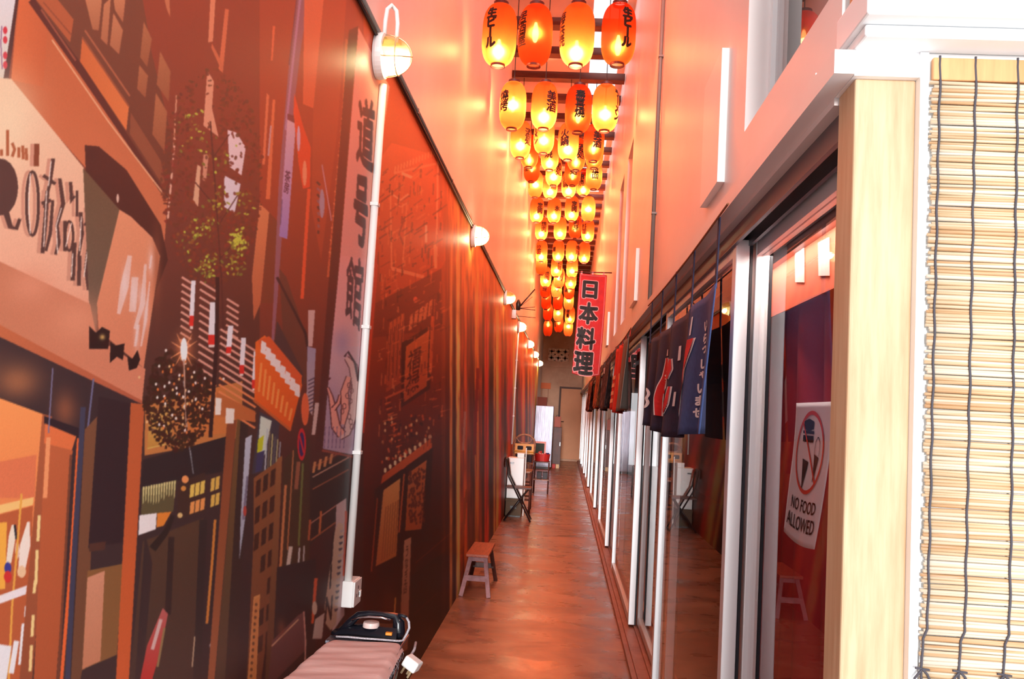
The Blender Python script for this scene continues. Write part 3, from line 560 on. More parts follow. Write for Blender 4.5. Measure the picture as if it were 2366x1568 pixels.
# dark shrub and star of light
for k in range(900):
    a, r_ = rng.random()*2*PI, math.sqrt(rng.random()); x_, y_ = 410+78*r_*math.cos(a), 925+118*r_*math.sin(a)
    ell(x_, y_, 2+3.5*rng.random(), 2+4*rng.random(), (56+rng.random()*20, 32+rng.random()*10, 28), rng.random()*3, alpha=.9)
for _ in range(60): ell(410+rng.normal()*40, 900+rng.normal()*50, 2.5, 3.5, [(230, 180, 130), (226, 120, 60), (240, 220, 210)][int(rng.random()*3)])
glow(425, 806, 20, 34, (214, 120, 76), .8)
for a in (.5, 1.0, 2.2, 2.7, 3.6, 4.2, 5.3, 5.8): line([(425, 808), (425+34*math.cos(a), 808+44*math.sin(a))], [5, .8], (240, 150, 100))
ell(425, 808, 8, 28, (255, 244, 240)); line([(425, 830), (430, 1000)], [4, 1], (196, 150, 130))
line([(503, 640), (500, 800), (486, 1010)], 9, (58, 34, 34))
# road signs
ell(705, 945, 9, 38, (228, 104, 62)); ell(697, 1026, 10, 38, (206, 44, 50)); ell(697, 1026, 6.5, 28, (56, 44, 96)); line([(692, 1006), (702, 1046)], 4, (206, 44, 50)); line([(690, 1066), (684, 1130)], 9, (150, 90, 66))
fill([(716, 1090), (806, 1040), (806, 1180), (716, 1260)], (62, 42, 40))
for y_ in (1068, 1090, 1118): line([(722, y_+12), (806, y_-34)], 3.5, (140, 80, 56) if y_ != 1090 else (176, 130, 110))
for k in range(4): line([(728+k*13, 1066-k*6), (724+k*13, 1092-k*7)], 6, (196, 130, 84))
line([(716, 1210), (780, 1165)], 3, (170, 112, 96)); line([(742, 1180), (738, 1235)], 5, (190, 104, 60)); line([(717, 1200), (713, 1248)], 5, (176, 90, 56)); line([(718, 1248), (776, 1206)], 4, (150, 84, 56))
# vertical street signs right of the lamp post
fill([(777, 1166), (800, 1150), (796, 1420), (768, 1460)], (198, 170, 170)); fill([(774, 1225), (782, 1206), (793, 1210), (793, 1260), (776, 1442), (764, 1456), (752, 1440), (750, 1400), (764, 1300)], (204, 172, 146), (182, 150, 128))
quadtext('J\nI\nN', [(762, 1232), (778, 1226), (766, 1432), (750, 1436)], (52, 30, 34), .03)
for k in range(14): line([(786-k*1.0, 1228+k*14), (794-k*1.0, 1224+k*14)], [7, 3], (74, 50, 66) if k % 4 else (180, 160, 160))
line([(730, 1335), (722, 1440)], [8, 6], (214, 90, 50)); ell(727, 1404, 6, 16, (206, 180, 160)); fill([(728, 1430), (750, 1415), (744, 1475), (722, 1475)], (190, 170, 160)); line([(800, 1180), (794, 1330)], 5, (196, 74, 44))
# --- long white banner with brush writing and carp
fill([(806, 70), (828, 60), (748, 1045), (728, 1045)], (104, 44, 36), (84, 42, 38))
fill([(828, 62), (900, 200), (884, 320), (866, 640), (822, 1052), (746, 1036), (766, 820), (786, 590)], (250, 156, 132), (226, 170, 168)); fill([(786, 590), (868, 600), (848, 800), (766, 800)], (242, 168, 160), (222, 172, 176)); fill([(766, 800), (848, 800), (822, 1052), (746, 1036)], (214, 174, 182), (172, 146, 168))
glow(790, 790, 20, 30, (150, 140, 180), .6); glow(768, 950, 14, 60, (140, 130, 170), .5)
quadtext('道', [(828, 222), (868, 232), (862, 405), (822, 372)], (88, 48, 46), .03); quadtext('号', [(822, 400), (852, 410), (848, 584), (812, 552)], (80, 48, 50), .04); quadtext('館', [(802, 590), (842, 596), (832, 768), (796, 730)], (86, 54, 60), .02)
def outlined(p, w, c, e=3): fill(stroke(p, [x+2*e for x in w]), (92, 44, 50)); fill(stroke(p, w), c)
outlined([(800, 826), (816, 846), (824, 890), (818, 950), (800, 1000), (786, 1012)], [8, 18, 20, 20, 16, 6], (222, 186, 182), 2)
outlined([(790, 1004), (776, 985), (770, 945), (764, 915), (757, 895)], [18, 18, 12, 7, 3], (232, 160, 146), 2.5); outlined([(770, 945), (782, 930), (786, 912)], [8, 6, 3], (232, 160, 146), 2.5)
outlined([(806, 870), (796, 905), (798, 945), (792, 980)], [10, 16, 16, 8], (236, 164, 148), 2)
for k in range(9): ring(790+rng.random()*24, 890+k*12, 4, 6, 1.6, (110, 54, 56))
line([(796, 824), (804, 812), (820, 838), (828, 880)], 5, (70, 36, 44)); line([(752, 905), (756, 880), (764, 872)], 3, (92, 44, 50))
for k in range(6): line([(752+k*9, 985), (749+k*9, 1035)], 1.5, (110, 84, 120))
line([(744, 1040), (820, 1056)], 5, (150, 70, 56)); line([(886, 250), (868, 640), (838, 1000)], 7, (206, 70, 44))
# --- red temple street right of the lamp post
fill([(868, 380), (905, 330), (1010, 360), (1030, 600), (1010, 640), (880, 700)], (222, 92, 54), (196, 72, 40), tex=.03)
for k in range(14): line([(912+k*7, 398-k*3), (914+k*7, 384-k*3)], 3, (236, 122, 84))
for p, w, c_ in (([(910, 400), (1008, 378)], 5, (232, 116, 80)), ([(1012, 372), (1008, 620)], 4, (236, 130, 96)), ([(902, 440), (905, 620)], 3, (230, 120, 84)), ([(908, 450), (925, 462), (944, 448)], 4, (238, 136, 104)), ([(912, 470), (926, 478), (942, 468)], 2.5, (236, 130, 100)), ([(928, 400), (952, 410)], 7, (240, 140, 104)),
                 ([(936, 500), (922, 540), (934, 570)], 4, (170, 62, 40)), ([(940, 470), (930, 620)], 2.5, (232, 120, 84)), ([(955, 480), (1000, 470)], 2, (220, 104, 66)), ([(985, 520), (984, 560)], 5, (238, 150, 124)), ([(1004, 560), (1006, 620)], 6, (236, 128, 88)), ([(905, 620), (980, 640)], 8, (236, 120, 84)),
                 ([(912, 640), (924, 690)], 6, (206, 84, 52)), ([(955, 650), (958, 700)], 4, (200, 80, 50)), ([(980, 640), (990, 690)], 3, (216, 98, 62))): line(p, w, c_)
fill([(868, 700), (1020, 620), (1020, 760), (862, 780)], (150, 54, 34), (134, 46, 30)); ell(960, 692, 5, 7, (230, 90, 60))
for k in range(4): fill([(900+k*9, 745-k*6), (907+k*9, 741-k*6), (902+k*9, 900-k*6), (892+k*9, 906-k*6)], (196, 84, 50), (170, 64, 38)); line([(903+k*9, 760-k*6), (898+k*9, 880-k*6)], 2, (120, 44, 30))
fill([(928, 792), (1000, 748), (994, 898), (926, 942)], (96, 36, 28)); fill([(938, 800), (992, 762), (986, 892), (932, 930)], (206, 92, 50), (184, 76, 42)); quadtext('福\n禄', [(944, 812), (974, 796), (968, 900), (936, 916)], (110, 40, 30), .02)
for k in range(5): fill([(948+k*11, 728-k*8), (956+k*11, 722-k*8), (952+k*11, 760-k*8), (944+k*11, 764-k*8)], (212, 108, 70))
line([(1000, 730), (994, 860)], 8, (202, 86, 48)); line([(890, 920), (1000, 870)], 5, (190, 78, 46))
for k in range(26): line([(888+k*1.6, 930+k*6.2-(k % 2)*3), (902+k*1.6, 922+k*6.2)], [5, 2], (204, 84, 46) if k % 2 else (110, 36, 26))
for k in range(70): ell(878+rng.random()*118, 960+rng.random()*110-.25*(0), 2.5, 4, [(220, 150, 110), (200, 80, 44), (90, 30, 24)][int(rng.random()*3)])
fill([(884, 1098), (998, 1010), (998, 1034), (880, 1118)], (208, 92, 46), (190, 76, 38))
for k in range(10): ell(890+k*11.5, 1086-k*8.6, 3.5, 6, (238, 190, 160))
fill([(866, 1130), (1000, 1034), (990, 1250), (860, 1330)], (74, 28, 22)); fill([(886, 1132), (925, 1104), (916, 1284), (868, 1308)], (216, 136, 84), (184, 94, 54))
for k in range(6): line([(892+k*5.5, 1170-k*3), (882+k*6, 1296-k*4)], 2, (160, 80, 48))
line([(872, 1150), (858, 1320)], 3, (170, 70, 42)); line([(934, 1094), (922, 1230)], 4, (190, 84, 50)); fill([(944, 1092), (986, 1062), (974, 1222), (936, 1226)], (198, 104, 60), (176, 80, 44))
for k in range(150): ell(944+rng.random()*38, 1090+rng.random()*120-rng.random()*10, 1.8, 4, (116, 46, 30))
fill([(934, 1248), (950, 1240), (942, 1500), (924, 1510), (926, 1400)], (196, 124, 104), (150, 84, 66)); quadtext('う\nな\nぎ\n店', [(937, 1262), (945, 1258), (940, 1370), (932, 1372)], (80, 36, 32), .01)
glow(900, 1400, 22, 60, (116, 44, 22), .7); line([(914, 1380), (910, 1440)], 3, (214, 130, 70)); fill([(950, 1330), (1060, 1250), (1050, 1568), (950, 1568)], (56, 20, 18), (48, 18, 16)); line([(960, 1300), (1060, 1215)], 3, (110, 40, 26)); line([(955, 1420), (1010, 1370)], 2, (96, 32, 24))
for k in range(420):   # carved timber, railings and tile ends
    x_, y_ = 872+rng.random()*150, 390+rng.random()*640; hh = 4+rng.random()*26; sl2 = -.62*(1-(y_-390)/640)-.2
    c_ = [(236, 126, 84), (226, 104, 62), (150, 52, 32), (118, 42, 30), (90, 30, 24)][int(rng.random()*5)]
    if rng.random() < .6: fill(stroke([(x_, y_), (x_-.05*hh, y_+hh)], 1.5+rng.random()*3), c_, alpha=.55)
    else: fill(stroke([(x_, y_), (x_+hh*.9, y_+hh*.9*sl2)], 1.5+rng.random()*2.5), c_, alpha=.5)
# --- far stretch: seen at a glancing angle, upright posts, boards and signs run into stripes
n = MX1-1000; cols = np.zeros((n, 3)); pal = np.array([(196, 84, 44), (150, 52, 30), (104, 36, 26), (78, 28, 24), (230, 122, 70), (120, 40, 26), (176, 40, 30), (206, 112, 70), (56, 22, 20), (70, 26, 22)], float)
for seg, amp, seed in ((0, 1, 0),):
    top, bot = np.zeros((n, 3)), np.zeros((n, 3)); i = 0
    while i < n:
        w_ = max(2, int((2+rng.random()*11)*(1-.6*i/n))); c_ = pal[int(rng.random()*len(pal))]; top[i:i+w_] = c_*(1.0+.22*rng.random()); bot[i:i+w_] = c_*(.6+.5*rng.random()); i += w_
fade = np.clip((np.arange(n)-18)/40, 0, 1)[None, :, None]
def yl(x0, y0, x1, y1, x): return y0+(y1-y0)*(x-x0)/(x1-x0)
xs = np.arange(1000, MX1); tl = (YY[:, 1000-MX0:]-yl(1080, 500, 1240, 838, xs)[None])/(yl(1060, 1390, 1240, 1060, xs)-yl(1080, 500, 1240, 838, xs))[None]; tl = np.clip(tl, 0, 1)[..., None]
st = top[None]*(1-tl)+bot[None]*tl; base_ = np.array((214, 88, 46))*(1-tl)+np.array((78, 26, 20))*tl
mixv = np.clip(tl*2.8-.1, .12, .95); st = base_*(1-mixv)+st*mixv
# break the stripes up and down the wall
brk = np.stack([np.interp(np.arange(H), np.arange(0, H+40, 40), rng.random(H//40+2)) for _ in range(n//3+2)], 1); brk = np.repeat(brk, 3, 1)[:, :n, None]
st = st*(.72+.5*brk)*np.array((1.25, 1.55, 1.55))*(1+.35*tl)  # gains brighten the print to make up for weaker light far along
cv[:, 1000-MX0:] = cv[:, 1000-MX0:]*(1-fade)+st*fade
line([(1075, 950), (1070, 1040)], 5, (196, 130, 116)); line([(1104, 850), (1096, 1050)], 7, (150, 34, 28)); line([(1078, 1130), (1066, 1280)], 6, (176, 80, 40))
# soften like a print, add paper grain
def blur(a, r):
    for ax in (0, 1):
        k = np.cumsum(np.concatenate([np.repeat(np.take(a, [0], ax), r+1, ax), a, np.repeat(np.take(a, [-1], ax), r, ax)], ax), ax)
        hi = np.take(k, range(2*r+1, k.shape[ax]), ax); lo = np.take(k, range(0, k.shape[ax]-2*r-1), ax); a = (hi-lo)/(2*r+1)
    return a
cv = blur(cv.astype(np.float64), 1)
cv *= 1+.05*(rng.random((H, MX1-MX0, 1))-.5)
g = np.clip((np.arange(MX0, MX1)-840)/60, 0, 1)[None, :, None]   # contrast and green raised here to offset the washing red lantern light
mu = np.array((120., 46., 30.)); cv = cv*(1-g)+np.clip(mu+(cv-mu)*np.array((1.28, 1.45, 1.35))-np.array((14, 4, 2)), 6, 250)*g
MGAIN = np.array((1.0, 1.0, 1.0))
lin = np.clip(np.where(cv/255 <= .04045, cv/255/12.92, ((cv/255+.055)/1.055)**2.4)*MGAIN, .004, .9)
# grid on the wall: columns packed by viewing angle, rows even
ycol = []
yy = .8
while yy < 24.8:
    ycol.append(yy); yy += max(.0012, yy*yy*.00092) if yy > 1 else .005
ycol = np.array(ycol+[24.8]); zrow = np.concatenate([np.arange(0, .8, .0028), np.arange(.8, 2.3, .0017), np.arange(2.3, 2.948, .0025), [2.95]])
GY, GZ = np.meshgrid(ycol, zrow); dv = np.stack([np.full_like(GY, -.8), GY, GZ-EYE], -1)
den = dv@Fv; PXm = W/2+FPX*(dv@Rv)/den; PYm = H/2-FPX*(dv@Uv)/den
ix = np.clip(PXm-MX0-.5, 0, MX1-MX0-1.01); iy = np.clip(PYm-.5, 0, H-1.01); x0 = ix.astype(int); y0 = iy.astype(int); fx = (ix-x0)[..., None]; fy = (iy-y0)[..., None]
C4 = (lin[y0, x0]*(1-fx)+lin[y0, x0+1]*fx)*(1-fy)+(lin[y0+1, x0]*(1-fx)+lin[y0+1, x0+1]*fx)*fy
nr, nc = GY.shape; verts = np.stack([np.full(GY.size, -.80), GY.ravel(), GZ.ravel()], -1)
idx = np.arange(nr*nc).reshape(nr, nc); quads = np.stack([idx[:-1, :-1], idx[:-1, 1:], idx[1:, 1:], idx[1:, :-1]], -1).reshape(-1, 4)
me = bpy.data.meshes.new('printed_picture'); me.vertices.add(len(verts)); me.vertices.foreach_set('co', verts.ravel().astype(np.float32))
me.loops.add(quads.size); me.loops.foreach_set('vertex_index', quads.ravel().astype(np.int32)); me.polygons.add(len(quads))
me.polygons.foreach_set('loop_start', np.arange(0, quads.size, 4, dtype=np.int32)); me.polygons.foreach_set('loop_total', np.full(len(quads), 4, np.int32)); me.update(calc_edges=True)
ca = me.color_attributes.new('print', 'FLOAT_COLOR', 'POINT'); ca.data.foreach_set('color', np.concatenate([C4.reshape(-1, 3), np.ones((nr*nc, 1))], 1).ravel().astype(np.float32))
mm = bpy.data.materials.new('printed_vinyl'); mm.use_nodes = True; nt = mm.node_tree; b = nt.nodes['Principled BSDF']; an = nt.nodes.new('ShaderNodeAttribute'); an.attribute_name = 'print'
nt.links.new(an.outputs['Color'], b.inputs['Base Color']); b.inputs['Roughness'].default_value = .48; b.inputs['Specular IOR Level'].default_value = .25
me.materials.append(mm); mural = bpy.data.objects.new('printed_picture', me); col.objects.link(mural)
mroot = thing('street_mural', (-.8, 12, 0), 'long printed mural of a Japanese night street covering the lower left wall', 'mural')
mural.parent = mroot; mural.location = (.8, -12, 0)
MB().box(-.8115, -.8008, .8, 24.8, 0, 2.95).build('backing_board', mat('mural_backing', (70, 44, 38), .7), mroot)

# ------------------------------------------------------------------ paper lanterns
LR, LH = .119, .425
def lr(t):
    """shade radius at height fraction t"""
    e = abs(2*t-1); return .046 + (LR-.046)*(1-e**3.4)**.62
def shade_mesh():
    prof = []
    for i in range(77):
        t = i/76; prof.append((lr(t)+(.0011 if i % 2 else 0), LH*t))
    return MB().lathe(prof, 36)
_sh = shade_mesh().build('paper_shade', lantern_paper, None, smooth=True)
def ringmb(z, h, r):
    return MB().lathe([(r-.004, z), (r, z), (r, z+h), (r-.004, z+h), (r-.004, z)], 28)
_br = ringmb(-.014, .018, .050).build('bottom_ring', brownring, None); _tr = ringmb(LH-.003, .024, .052).build('top_ring', brownring, None)
_bb = MB().lathe([(.001, -.06), (.012, -.054), (.02, -.03), (.023, 0), (.02, .03), (.014, .06), (.009, .085), (.001, .085)], 14).build('bulb', bulb_m, None, smooth=True)
_bs = MB().lathe([(.001, .085), (.014, .085), (.014, .115), (.004, .12), (.004, .3)], 10).build('socket', black, None)
TXM = {}
def letter_mesh(s):
    if s in TXM: return TXM[s]
    n = len(s); hgt = {1: .1, 2: .2, 3: .255, 4: .29}.get(n, .29)
    V, Fc = cut_text(vertical(s), hgt, .075 if len(s) > 2 and s in ('生ビール', 'ラーメン') or s in ('氷', '酒', '定肉') else .034, .012, .125)
    me = bpy.data.meshes.new('lettering'); vs = []
    for u, v in V:
        z = LH*.53 + v; r = lr(z/LH)+.0028; a = u/LR
        vs.append((r*math.sin(a), -r*math.cos(a), z))
    me.from_pydata(vs, [], Fc); me.materials.append(black_ink); TXM[s] = me; return me
# pixel centre x, pixel y of the shade's lower end, distance along the corridor, text, turn in degrees, lamp power, bulb height
ROWS = [
 ('front', 5.9, [(1150, 150, '生ビール', -26, 1.0, .13), (1233, 150, '居酒屋', -52, .14, .22), (1330, 150, '海浜焼', -66, 1.5, .12), (1426, 148, '生ビール', 28, .14, .12)]),
 ('second', 7.75, [(1182, 297, '燒烤', -42, 1.6, .21), (1255, 297, '美酒', 36, 1.5, .14), (1334, 305, '壽喜燒', 6, .14, .14), (1396, 302, 'ラーメン', 62, 1.6, .18)]),
 ('third', 9.9, [(1199, 364, '酒処', 52, 1.5, .17), (1255, 354, 'ラーメン', -52, 1.6, .18), (1311, 369, '火鍋', -22, 1.6, .15), (1370, 372, '美酒', 20, .3, .14)]),
 ('fourth', 11.3, [(1222, 386, '焼鳥', -40, .3, .09), (1269, 392, '串焼', -8, 1.2, .12), (1330, 393, '酒処', 30, .3, .1), (1372, 388, '寿司', 10, .3, .1)]),
 ('fifth', 12.7, [(1225, 419, '料理', -46, .14, .2), (1278, 428, '酒処', 40, 1.6, .16), (1322, 428, '酒処', 6, .14, .14), (1371, 437, '拉面', 8, 1.0, .2)]),
 ('sixth', 14.1, [(1225, 455, '寿司', -70, 1.5, .2), (1270, 458, '美酒', 30, 1.7, .14), (1313, 455, '火鍋', -30, 1.7, .13), (1347, 451, '串焼', -20, .9, .12)]),
 ('seventh', 14.8, [(1239, 513, '定肉', 30, 1.2, .1), (1279, 514, '氷', 28, 1.2, .11), (1320, 510, '定肉', 20, 1.2, .1), (1358, 511, '寿司', 180, 1.8, .2)]),
 ('eighth', 16.2, [(1250, 553, '焼肉', 24, 1.5, .14), (1293, 554, '定食', 150, 1.7, .15), (1328, 550, '刺身', 4, .14, .18), (1357, 558, '料理', -40, 1.2, .1)]),
 ('ninth', 17.6, [(1250, 604, '拉面', -28, 1.4, .13), (1289, 603, '酒', -50, 1.2, .12), (1320, 604, '寿司', 62, 1.6, .13), (1349, 607, '焼鳥', -70, 1.2, .12)]),
 ('tenth', 18.3, [(1250, 634, '氷', -90, .9, .3), (1285, 639, '料理', 35, 1.3, .16), (1321, 640, '酒', 180, 1.5, .16)]),
 ('eleventh', 19.0, [(1260, 662, '焼肉', 14, 1.4, .16), (1291, 664, '刺身', 20, 1.2, .2), (1318, 667, '美酒', -80, 1.1, .14)]),
 ('twelfth', 19.7, [(1259, 687, '料理', -6, .14, .3), (1285, 687, '酒処', 0, 1.2, .2), (1314, 690, '火鍋', -40, .14, .2)]),
 ('thirteenth', 21.1, [(1261, 714, '氷', 180, .1, .3), (1288, 715, '定食', 90, .1, .3), (1313, 715, '串焼', 120, 1.0, .22)]),
 ('fourteenth', 21.8, [(1265, 740, '酒', 150, .1, .3), (1289, 742, '寿司', 170, 1.0, .2), (1316, 747, '焼鳥', -30, .9, .14)]),
 ('rearmost', 23.2, [(1265, 776, '料理', 180, .1, .3), (1290, 767, '美酒', -60, .1, .25), (1312, 776, '定肉', 160, .9, .25)]),
]
PW = 16
FRONT = [('added unseen row nearest the entrance', 3.1, (-.55, -.28, .0, .27)), ('added unseen row just before the front row in view', 4.5, (-.56, -.29, -.02, .25))]   # extra rows above the view, added to light the near walls
first = True; NTH = ['leftmost', 'second from the left', 'third from the left', 'rightmost']
def lantern(p, s, turn, pw, bz, lab):
    global first
    root = thing('paper_lantern', p, lab, 'lantern', 'paper lanterns hanging over the corridor')
    for src in (_sh, _br, _tr, _bb, _bs):
        o = src if first else src.copy()
        if not first: col.objects.link(o)
        o.parent = root
        if src in (_bb, _bs): o.location = (0, 0, bz)
    first = False
    lt = bpy.data.objects.new('lettering', letter_mesh(s)); col.objects.link(lt); lt.parent = root; lt.rotation_euler = (0, 0, math.radians(turn))
    MB().tube([(0, 0, LH+.015), (0, 0, 5.382-p[2])], .004, 6).build('hanging_cord', black, root, local=True)
    MB().bar((-.05, 0, LH+.01), (.05, 0, LH+.01), .006, .004).build('hanger_wire', black, root, local=True)
    light('bulb_light', (0, 0, bz), PW*pw, (1, .66, .3), .03, root)
for rn, D, L in ROWS:
    for k, (px, py, s, turn, pw, bz) in enumerate(L):
        p = at(px, py, 1, D+(.04 if k % 2 else -.04))
        p[0] = min(max(p[0], -.67), .36)
        bz = bz-.035 if .11 < bz < .19 and pw > .3 else bz
        nth = NTH[k] if len(L) == 4 else ('leftmost', 'middle one', 'rightmost')[k]
        glow = 'dim red' if pw < .8 else ('brightly glowing yellow' if pw > 1.35 else 'glowing orange')
        lab = '%s paper lantern lettered %s, %s of the %s hanging row' % (glow, s, nth, rn) if D < 17 and abs(turn) < 85 else '%s paper lantern, %s of the %s hanging row' % (glow, nth, rn)
        lantern(p, s, turn, pw, bz, lab)
for rn, D, xs in FRONT:
    for k, x in enumerate(xs): lantern(np.array((x, D, 4.1)), ('美酒', '居酒屋', '燒烤', '拉面')[k], 0, (.2 if D < 4 else .9), .16, 'paper lantern, %s of the %s' % (NTH[k], rn))

# ------------------------------------------------------------------ wall lamps, pipes and sockets along the mural's top
def cyl_x(mb, x0, x1, r, y, z, n=24): return mb.lathe([(.001, x0), (r, x0), (r, x1), (.001, x1)], n, (0, y, z), 'X')
LAMPS = [(3.26, 2.885, 1.3, 'nearest one, white pipe looped on top'), (6.74, 2.885, 4, 'second along the mural top'), (10.45, 2.885, 2, 'third along the mural top, beside the aerial'),
         (13.5, 2.83, 4.5, 'fourth along the mural top, above thin conduit'), (16.97, 2.83, 5, 'fifth along the mural top'), (20.02, 2.83, 7, 'sixth along the mural top'), (23.84, 2.84, 24, 'last one, beside the end wall')]
for i, (y, z, pw, lab) in enumerate(LAMPS):
    L = thing('wall_lamp', (-.8, y, z), 'round bulkhead wall lamp, ' + lab, 'lamp', 'bulkhead lamps along the mural')
    mb = MB(); mb.lathe([(.001, .002), (.088, .002), (.09, .012), (.086, .034), (.074, .036), (.074, .03), (.001, .03)], 32, (-.8, y, z), 'X'); mb.build('lamp_base', white_plastic, L, smooth=False)
    gl = [(.074*math.cos(a)**.8 if a < 1.5 else .001, .034+.098*math.sin(a)) for a in np.linspace(0, PI/2, 12)]
    MB().lathe(gl, 28, (-.8, y, z), 'X').build('glass_globe', globe_glass, L, smooth=True)
    MB().lathe([(.074*.9, .036), (.066, .06), (.05, .09), (.03, .104)], 20, (-.8, y, z-.004), 'X', .5).build('reflector', mat('cream_reflector', (240, 214, 130), .5), L, smooth=True) if i in (0, 2) else None
    MB().lathe([(.02, .03), (.022, .05), (.016, .056)], 16, (-.8, y, z), 'X').build('socket', brass, L, smooth=True)
    MB().lathe([(.001, .05), (.012, .056), (.02, .075), (.016, .094), (.001, .1)], 16, (-.8, y, z-.022), 'X').build('bulb', lamp_bulb_m, L, smooth=True)
    g = MB()
    for ang in (0, PI/2): g.tube([(-.8+.036+.104*math.sin(t), y+.079*math.cos(t)*math.cos(ang+.35), z+.079*math.cos(t)*math.sin(ang+.35)) for t in np.linspace(0, PI, 17)], .0022, 6)
    g.tube([(-.8+.085, y+.072*math.cos(t), z+.072*math.sin(t)) for t in np.linspace(0, 2*PI, 25)[:-1]], .0022, 6, closed=True)
    g.build('wire_guard', brass, L, smooth=True)
    if i == 0: MB().tube([(-.775, y, z+.085), (-.775, y, z+.14), (-.772, y+.004, z+.19), (-.76, y+.02, z+.215), (-.742, y+.035, z+.2), (-.735, y+.04, z+.15), (-.735, y+.04, z+.07)], .0085, 12).build('looped_pipe', white_plastic, L, smooth=True)
    light('bulb_light', (.085, 0, -.03), pw, (1, .82, .5), .025, L)
p = thing('cable_conduit', (-.79, 12, 2.962), 'thin grey conduit with clips running along the top edge of the mural', 'pipe')
MB().tube([(-.789, .8, 2.966), (-.789, 6, 2.964), (-.789, 24.7, 2.964)], .0095, 10).build('pipe', grey_pipe, p, smooth=True)
MB().tube([(-.792, .8, 2.944), (-.789, 5, 2.938), (-.791, 9, 2.944), (-.792, 24.7, 2.943)], .007, 8).build('black_cable', black, p, smooth=True)
for k in range(18): MB().box(-.80, -.781, 1.5+k*1.3, 1.52+k*1.3, 2.951, 2.976).build('clip', grey_pipe, p)
for (y, z0, z1, lab, box) in ((3.335, .87, 2.8, 'white conduit pipe running down the mural from the nearest lamp to a socket box', True), (13.5, 1.02, 2.74, 'thin white conduit pipe running down the far mural behind the folding chair', False)):
    p = thing('conduit_pipe', (-.79, y, z0), lab, 'pipe')
    MB().tube([(-.784, y, z0), (-.784, y, z1)], .015 if box else .0115, 14).build('pipe', white_plastic, p, smooth=True)
    for k in range(1, 4): zz = z0+(z1-z0)*k/4; MB().box(-.7995, -.767, y-.018, y+.018, zz-.007, zz+.007).build('clip', white_plastic, p, bevel=.002)
s = thing('socket_box', (-.8, 3.41, .78), 'white wall socket box at the bottom of the near conduit pipe', 'socket')
MB().box(-.80, -.757, 3.31, 3.425, .775, .872).build('box', white_plastic, s, bevel=.004)
MB().box(-.757, -.751, 3.312, 3.423, .777, .870).build('face_plate', white_plastic, s, bevel=.002)
mb = MB()
for dy, dz in ((0, .02), (-.018, -.008), (.018, -.008)): mb.box(-.7512, -.7500, 3.368+dy-.004, 3.368+dy+.004, .822+dz-.006, .822+dz+.006)
mb.build('pin_hole', rubber, s)
MB().box(-.751, -.746, 3.39, 3.41, .80, .825).build('switch', white_plastic, s, bevel=.002)
# aerial with rods on the wall
a = thing('television_aerial', (-.8, 12.1, 2.9), 'small dark rod aerial on a white bracket above the mural', 'aerial')
MB().box(-.8, -.74, 11.98, 12.12, 2.80, 2.92).build('bracket', white_plastic, a, bevel=.004)
MB().lathe([(.001, -.05), (.03, -.045), (.034, .05), (.012, .1), (.001, .1)], 14, (-.72, 12.05, 2.97)).build('hub', black, a, smooth=True)
for q, r in (((-.50, 12.0, 3.22), .009), ((-.53, 12.05, 3.12), .003), ((-.49, 12.1, 2.985), .004), ((-.48, 12.0, 2.93), .005), ((-.47, 12.05, 2.83), .004)): MB().tube([(-.72, 12.05, 2.95 if q[2] > 2.9 else 2.84), q], r, 8).build('rod', black, a, smooth=True)

# ------------------------------------------------------------------ ironing board, iron, plug
b = thing('ironing_board', (-.56, 2.3, 0), 'ironing board with a creased pink cover against the mural', 'ironing board')
def board(u, v):
    y = 1.55+(2.80-1.55)*v; c = -.575; hw = (.155 if v < .2 else .155-.035*((v-.2)/.8)**1.4)
    x = c - .01 + (u*2-1)*hw; e = max(0, abs(u*2-1)-.8)/.2; ee = max(0, (v-.95)/.05)
    z = .806 - .022*e**2 - .012*ee**2 + .0016*math.sin(38*y+9*x) + .001*math.sin(90*y-30*x) + .0012*math.sin(23*x+14*y)
    return (x, y, z)
MB().grid(board, 28, 90).build('cover', tan_cloth, b, smooth=True)
MB().prism([(-.735, 1.55), (-.735, 1.8), (-.70, 2.79), (-.47, 2.79), (-.435, 1.8), (-.435, 1.55)], lambda u, v, d: (u, v, .772+d), .022).build('pad_board', steel, b)
mb = MB()
for k in range(40):
    yk = 1.7+k*.027; xk = board(1, (yk-1.55)/1.25)[0]; mb.tube([(xk, yk, .786), (xk+.006*random.random(), yk+.004, .780-.005*random.random()), (xk+.006*random.random()-.002, yk+.006, .773-.012*random.random())], .0011, 5)
mb.build('frayed_hem', cordm, b); b.children[-1]['kind'] = 'stuff'
MB().box(-.72, -.475, 2.80, 2.95, .780, .790).build('iron_rest', steel, b, bevel=.003)
for x in (-.70, -.47): MB().tube([(x, 1.75, .012), (x, 2.72, .775)], .011, 10).build('leg', steel, b, smooth=True); MB().tube([(x+.02, 2.75, .012), (x+.02, 1.78, .775)], .011, 10).build('leg', steel, b, smooth=True)
MB().tube([(-.72, 1.75, .012), (-.43, 1.75, .012)], .012, 10).build('foot_bar', black, b, smooth=True); MB().tube([(-.72, 2.75, .012), (-.43, 2.75, .012)], .012, 10).build('foot_bar', black, b, smooth=True)
i_ = thing('clothes_iron', (-.575, 2.86, .79), 'black electric iron with a chrome handle loop resting on the ironing board', 'iron')
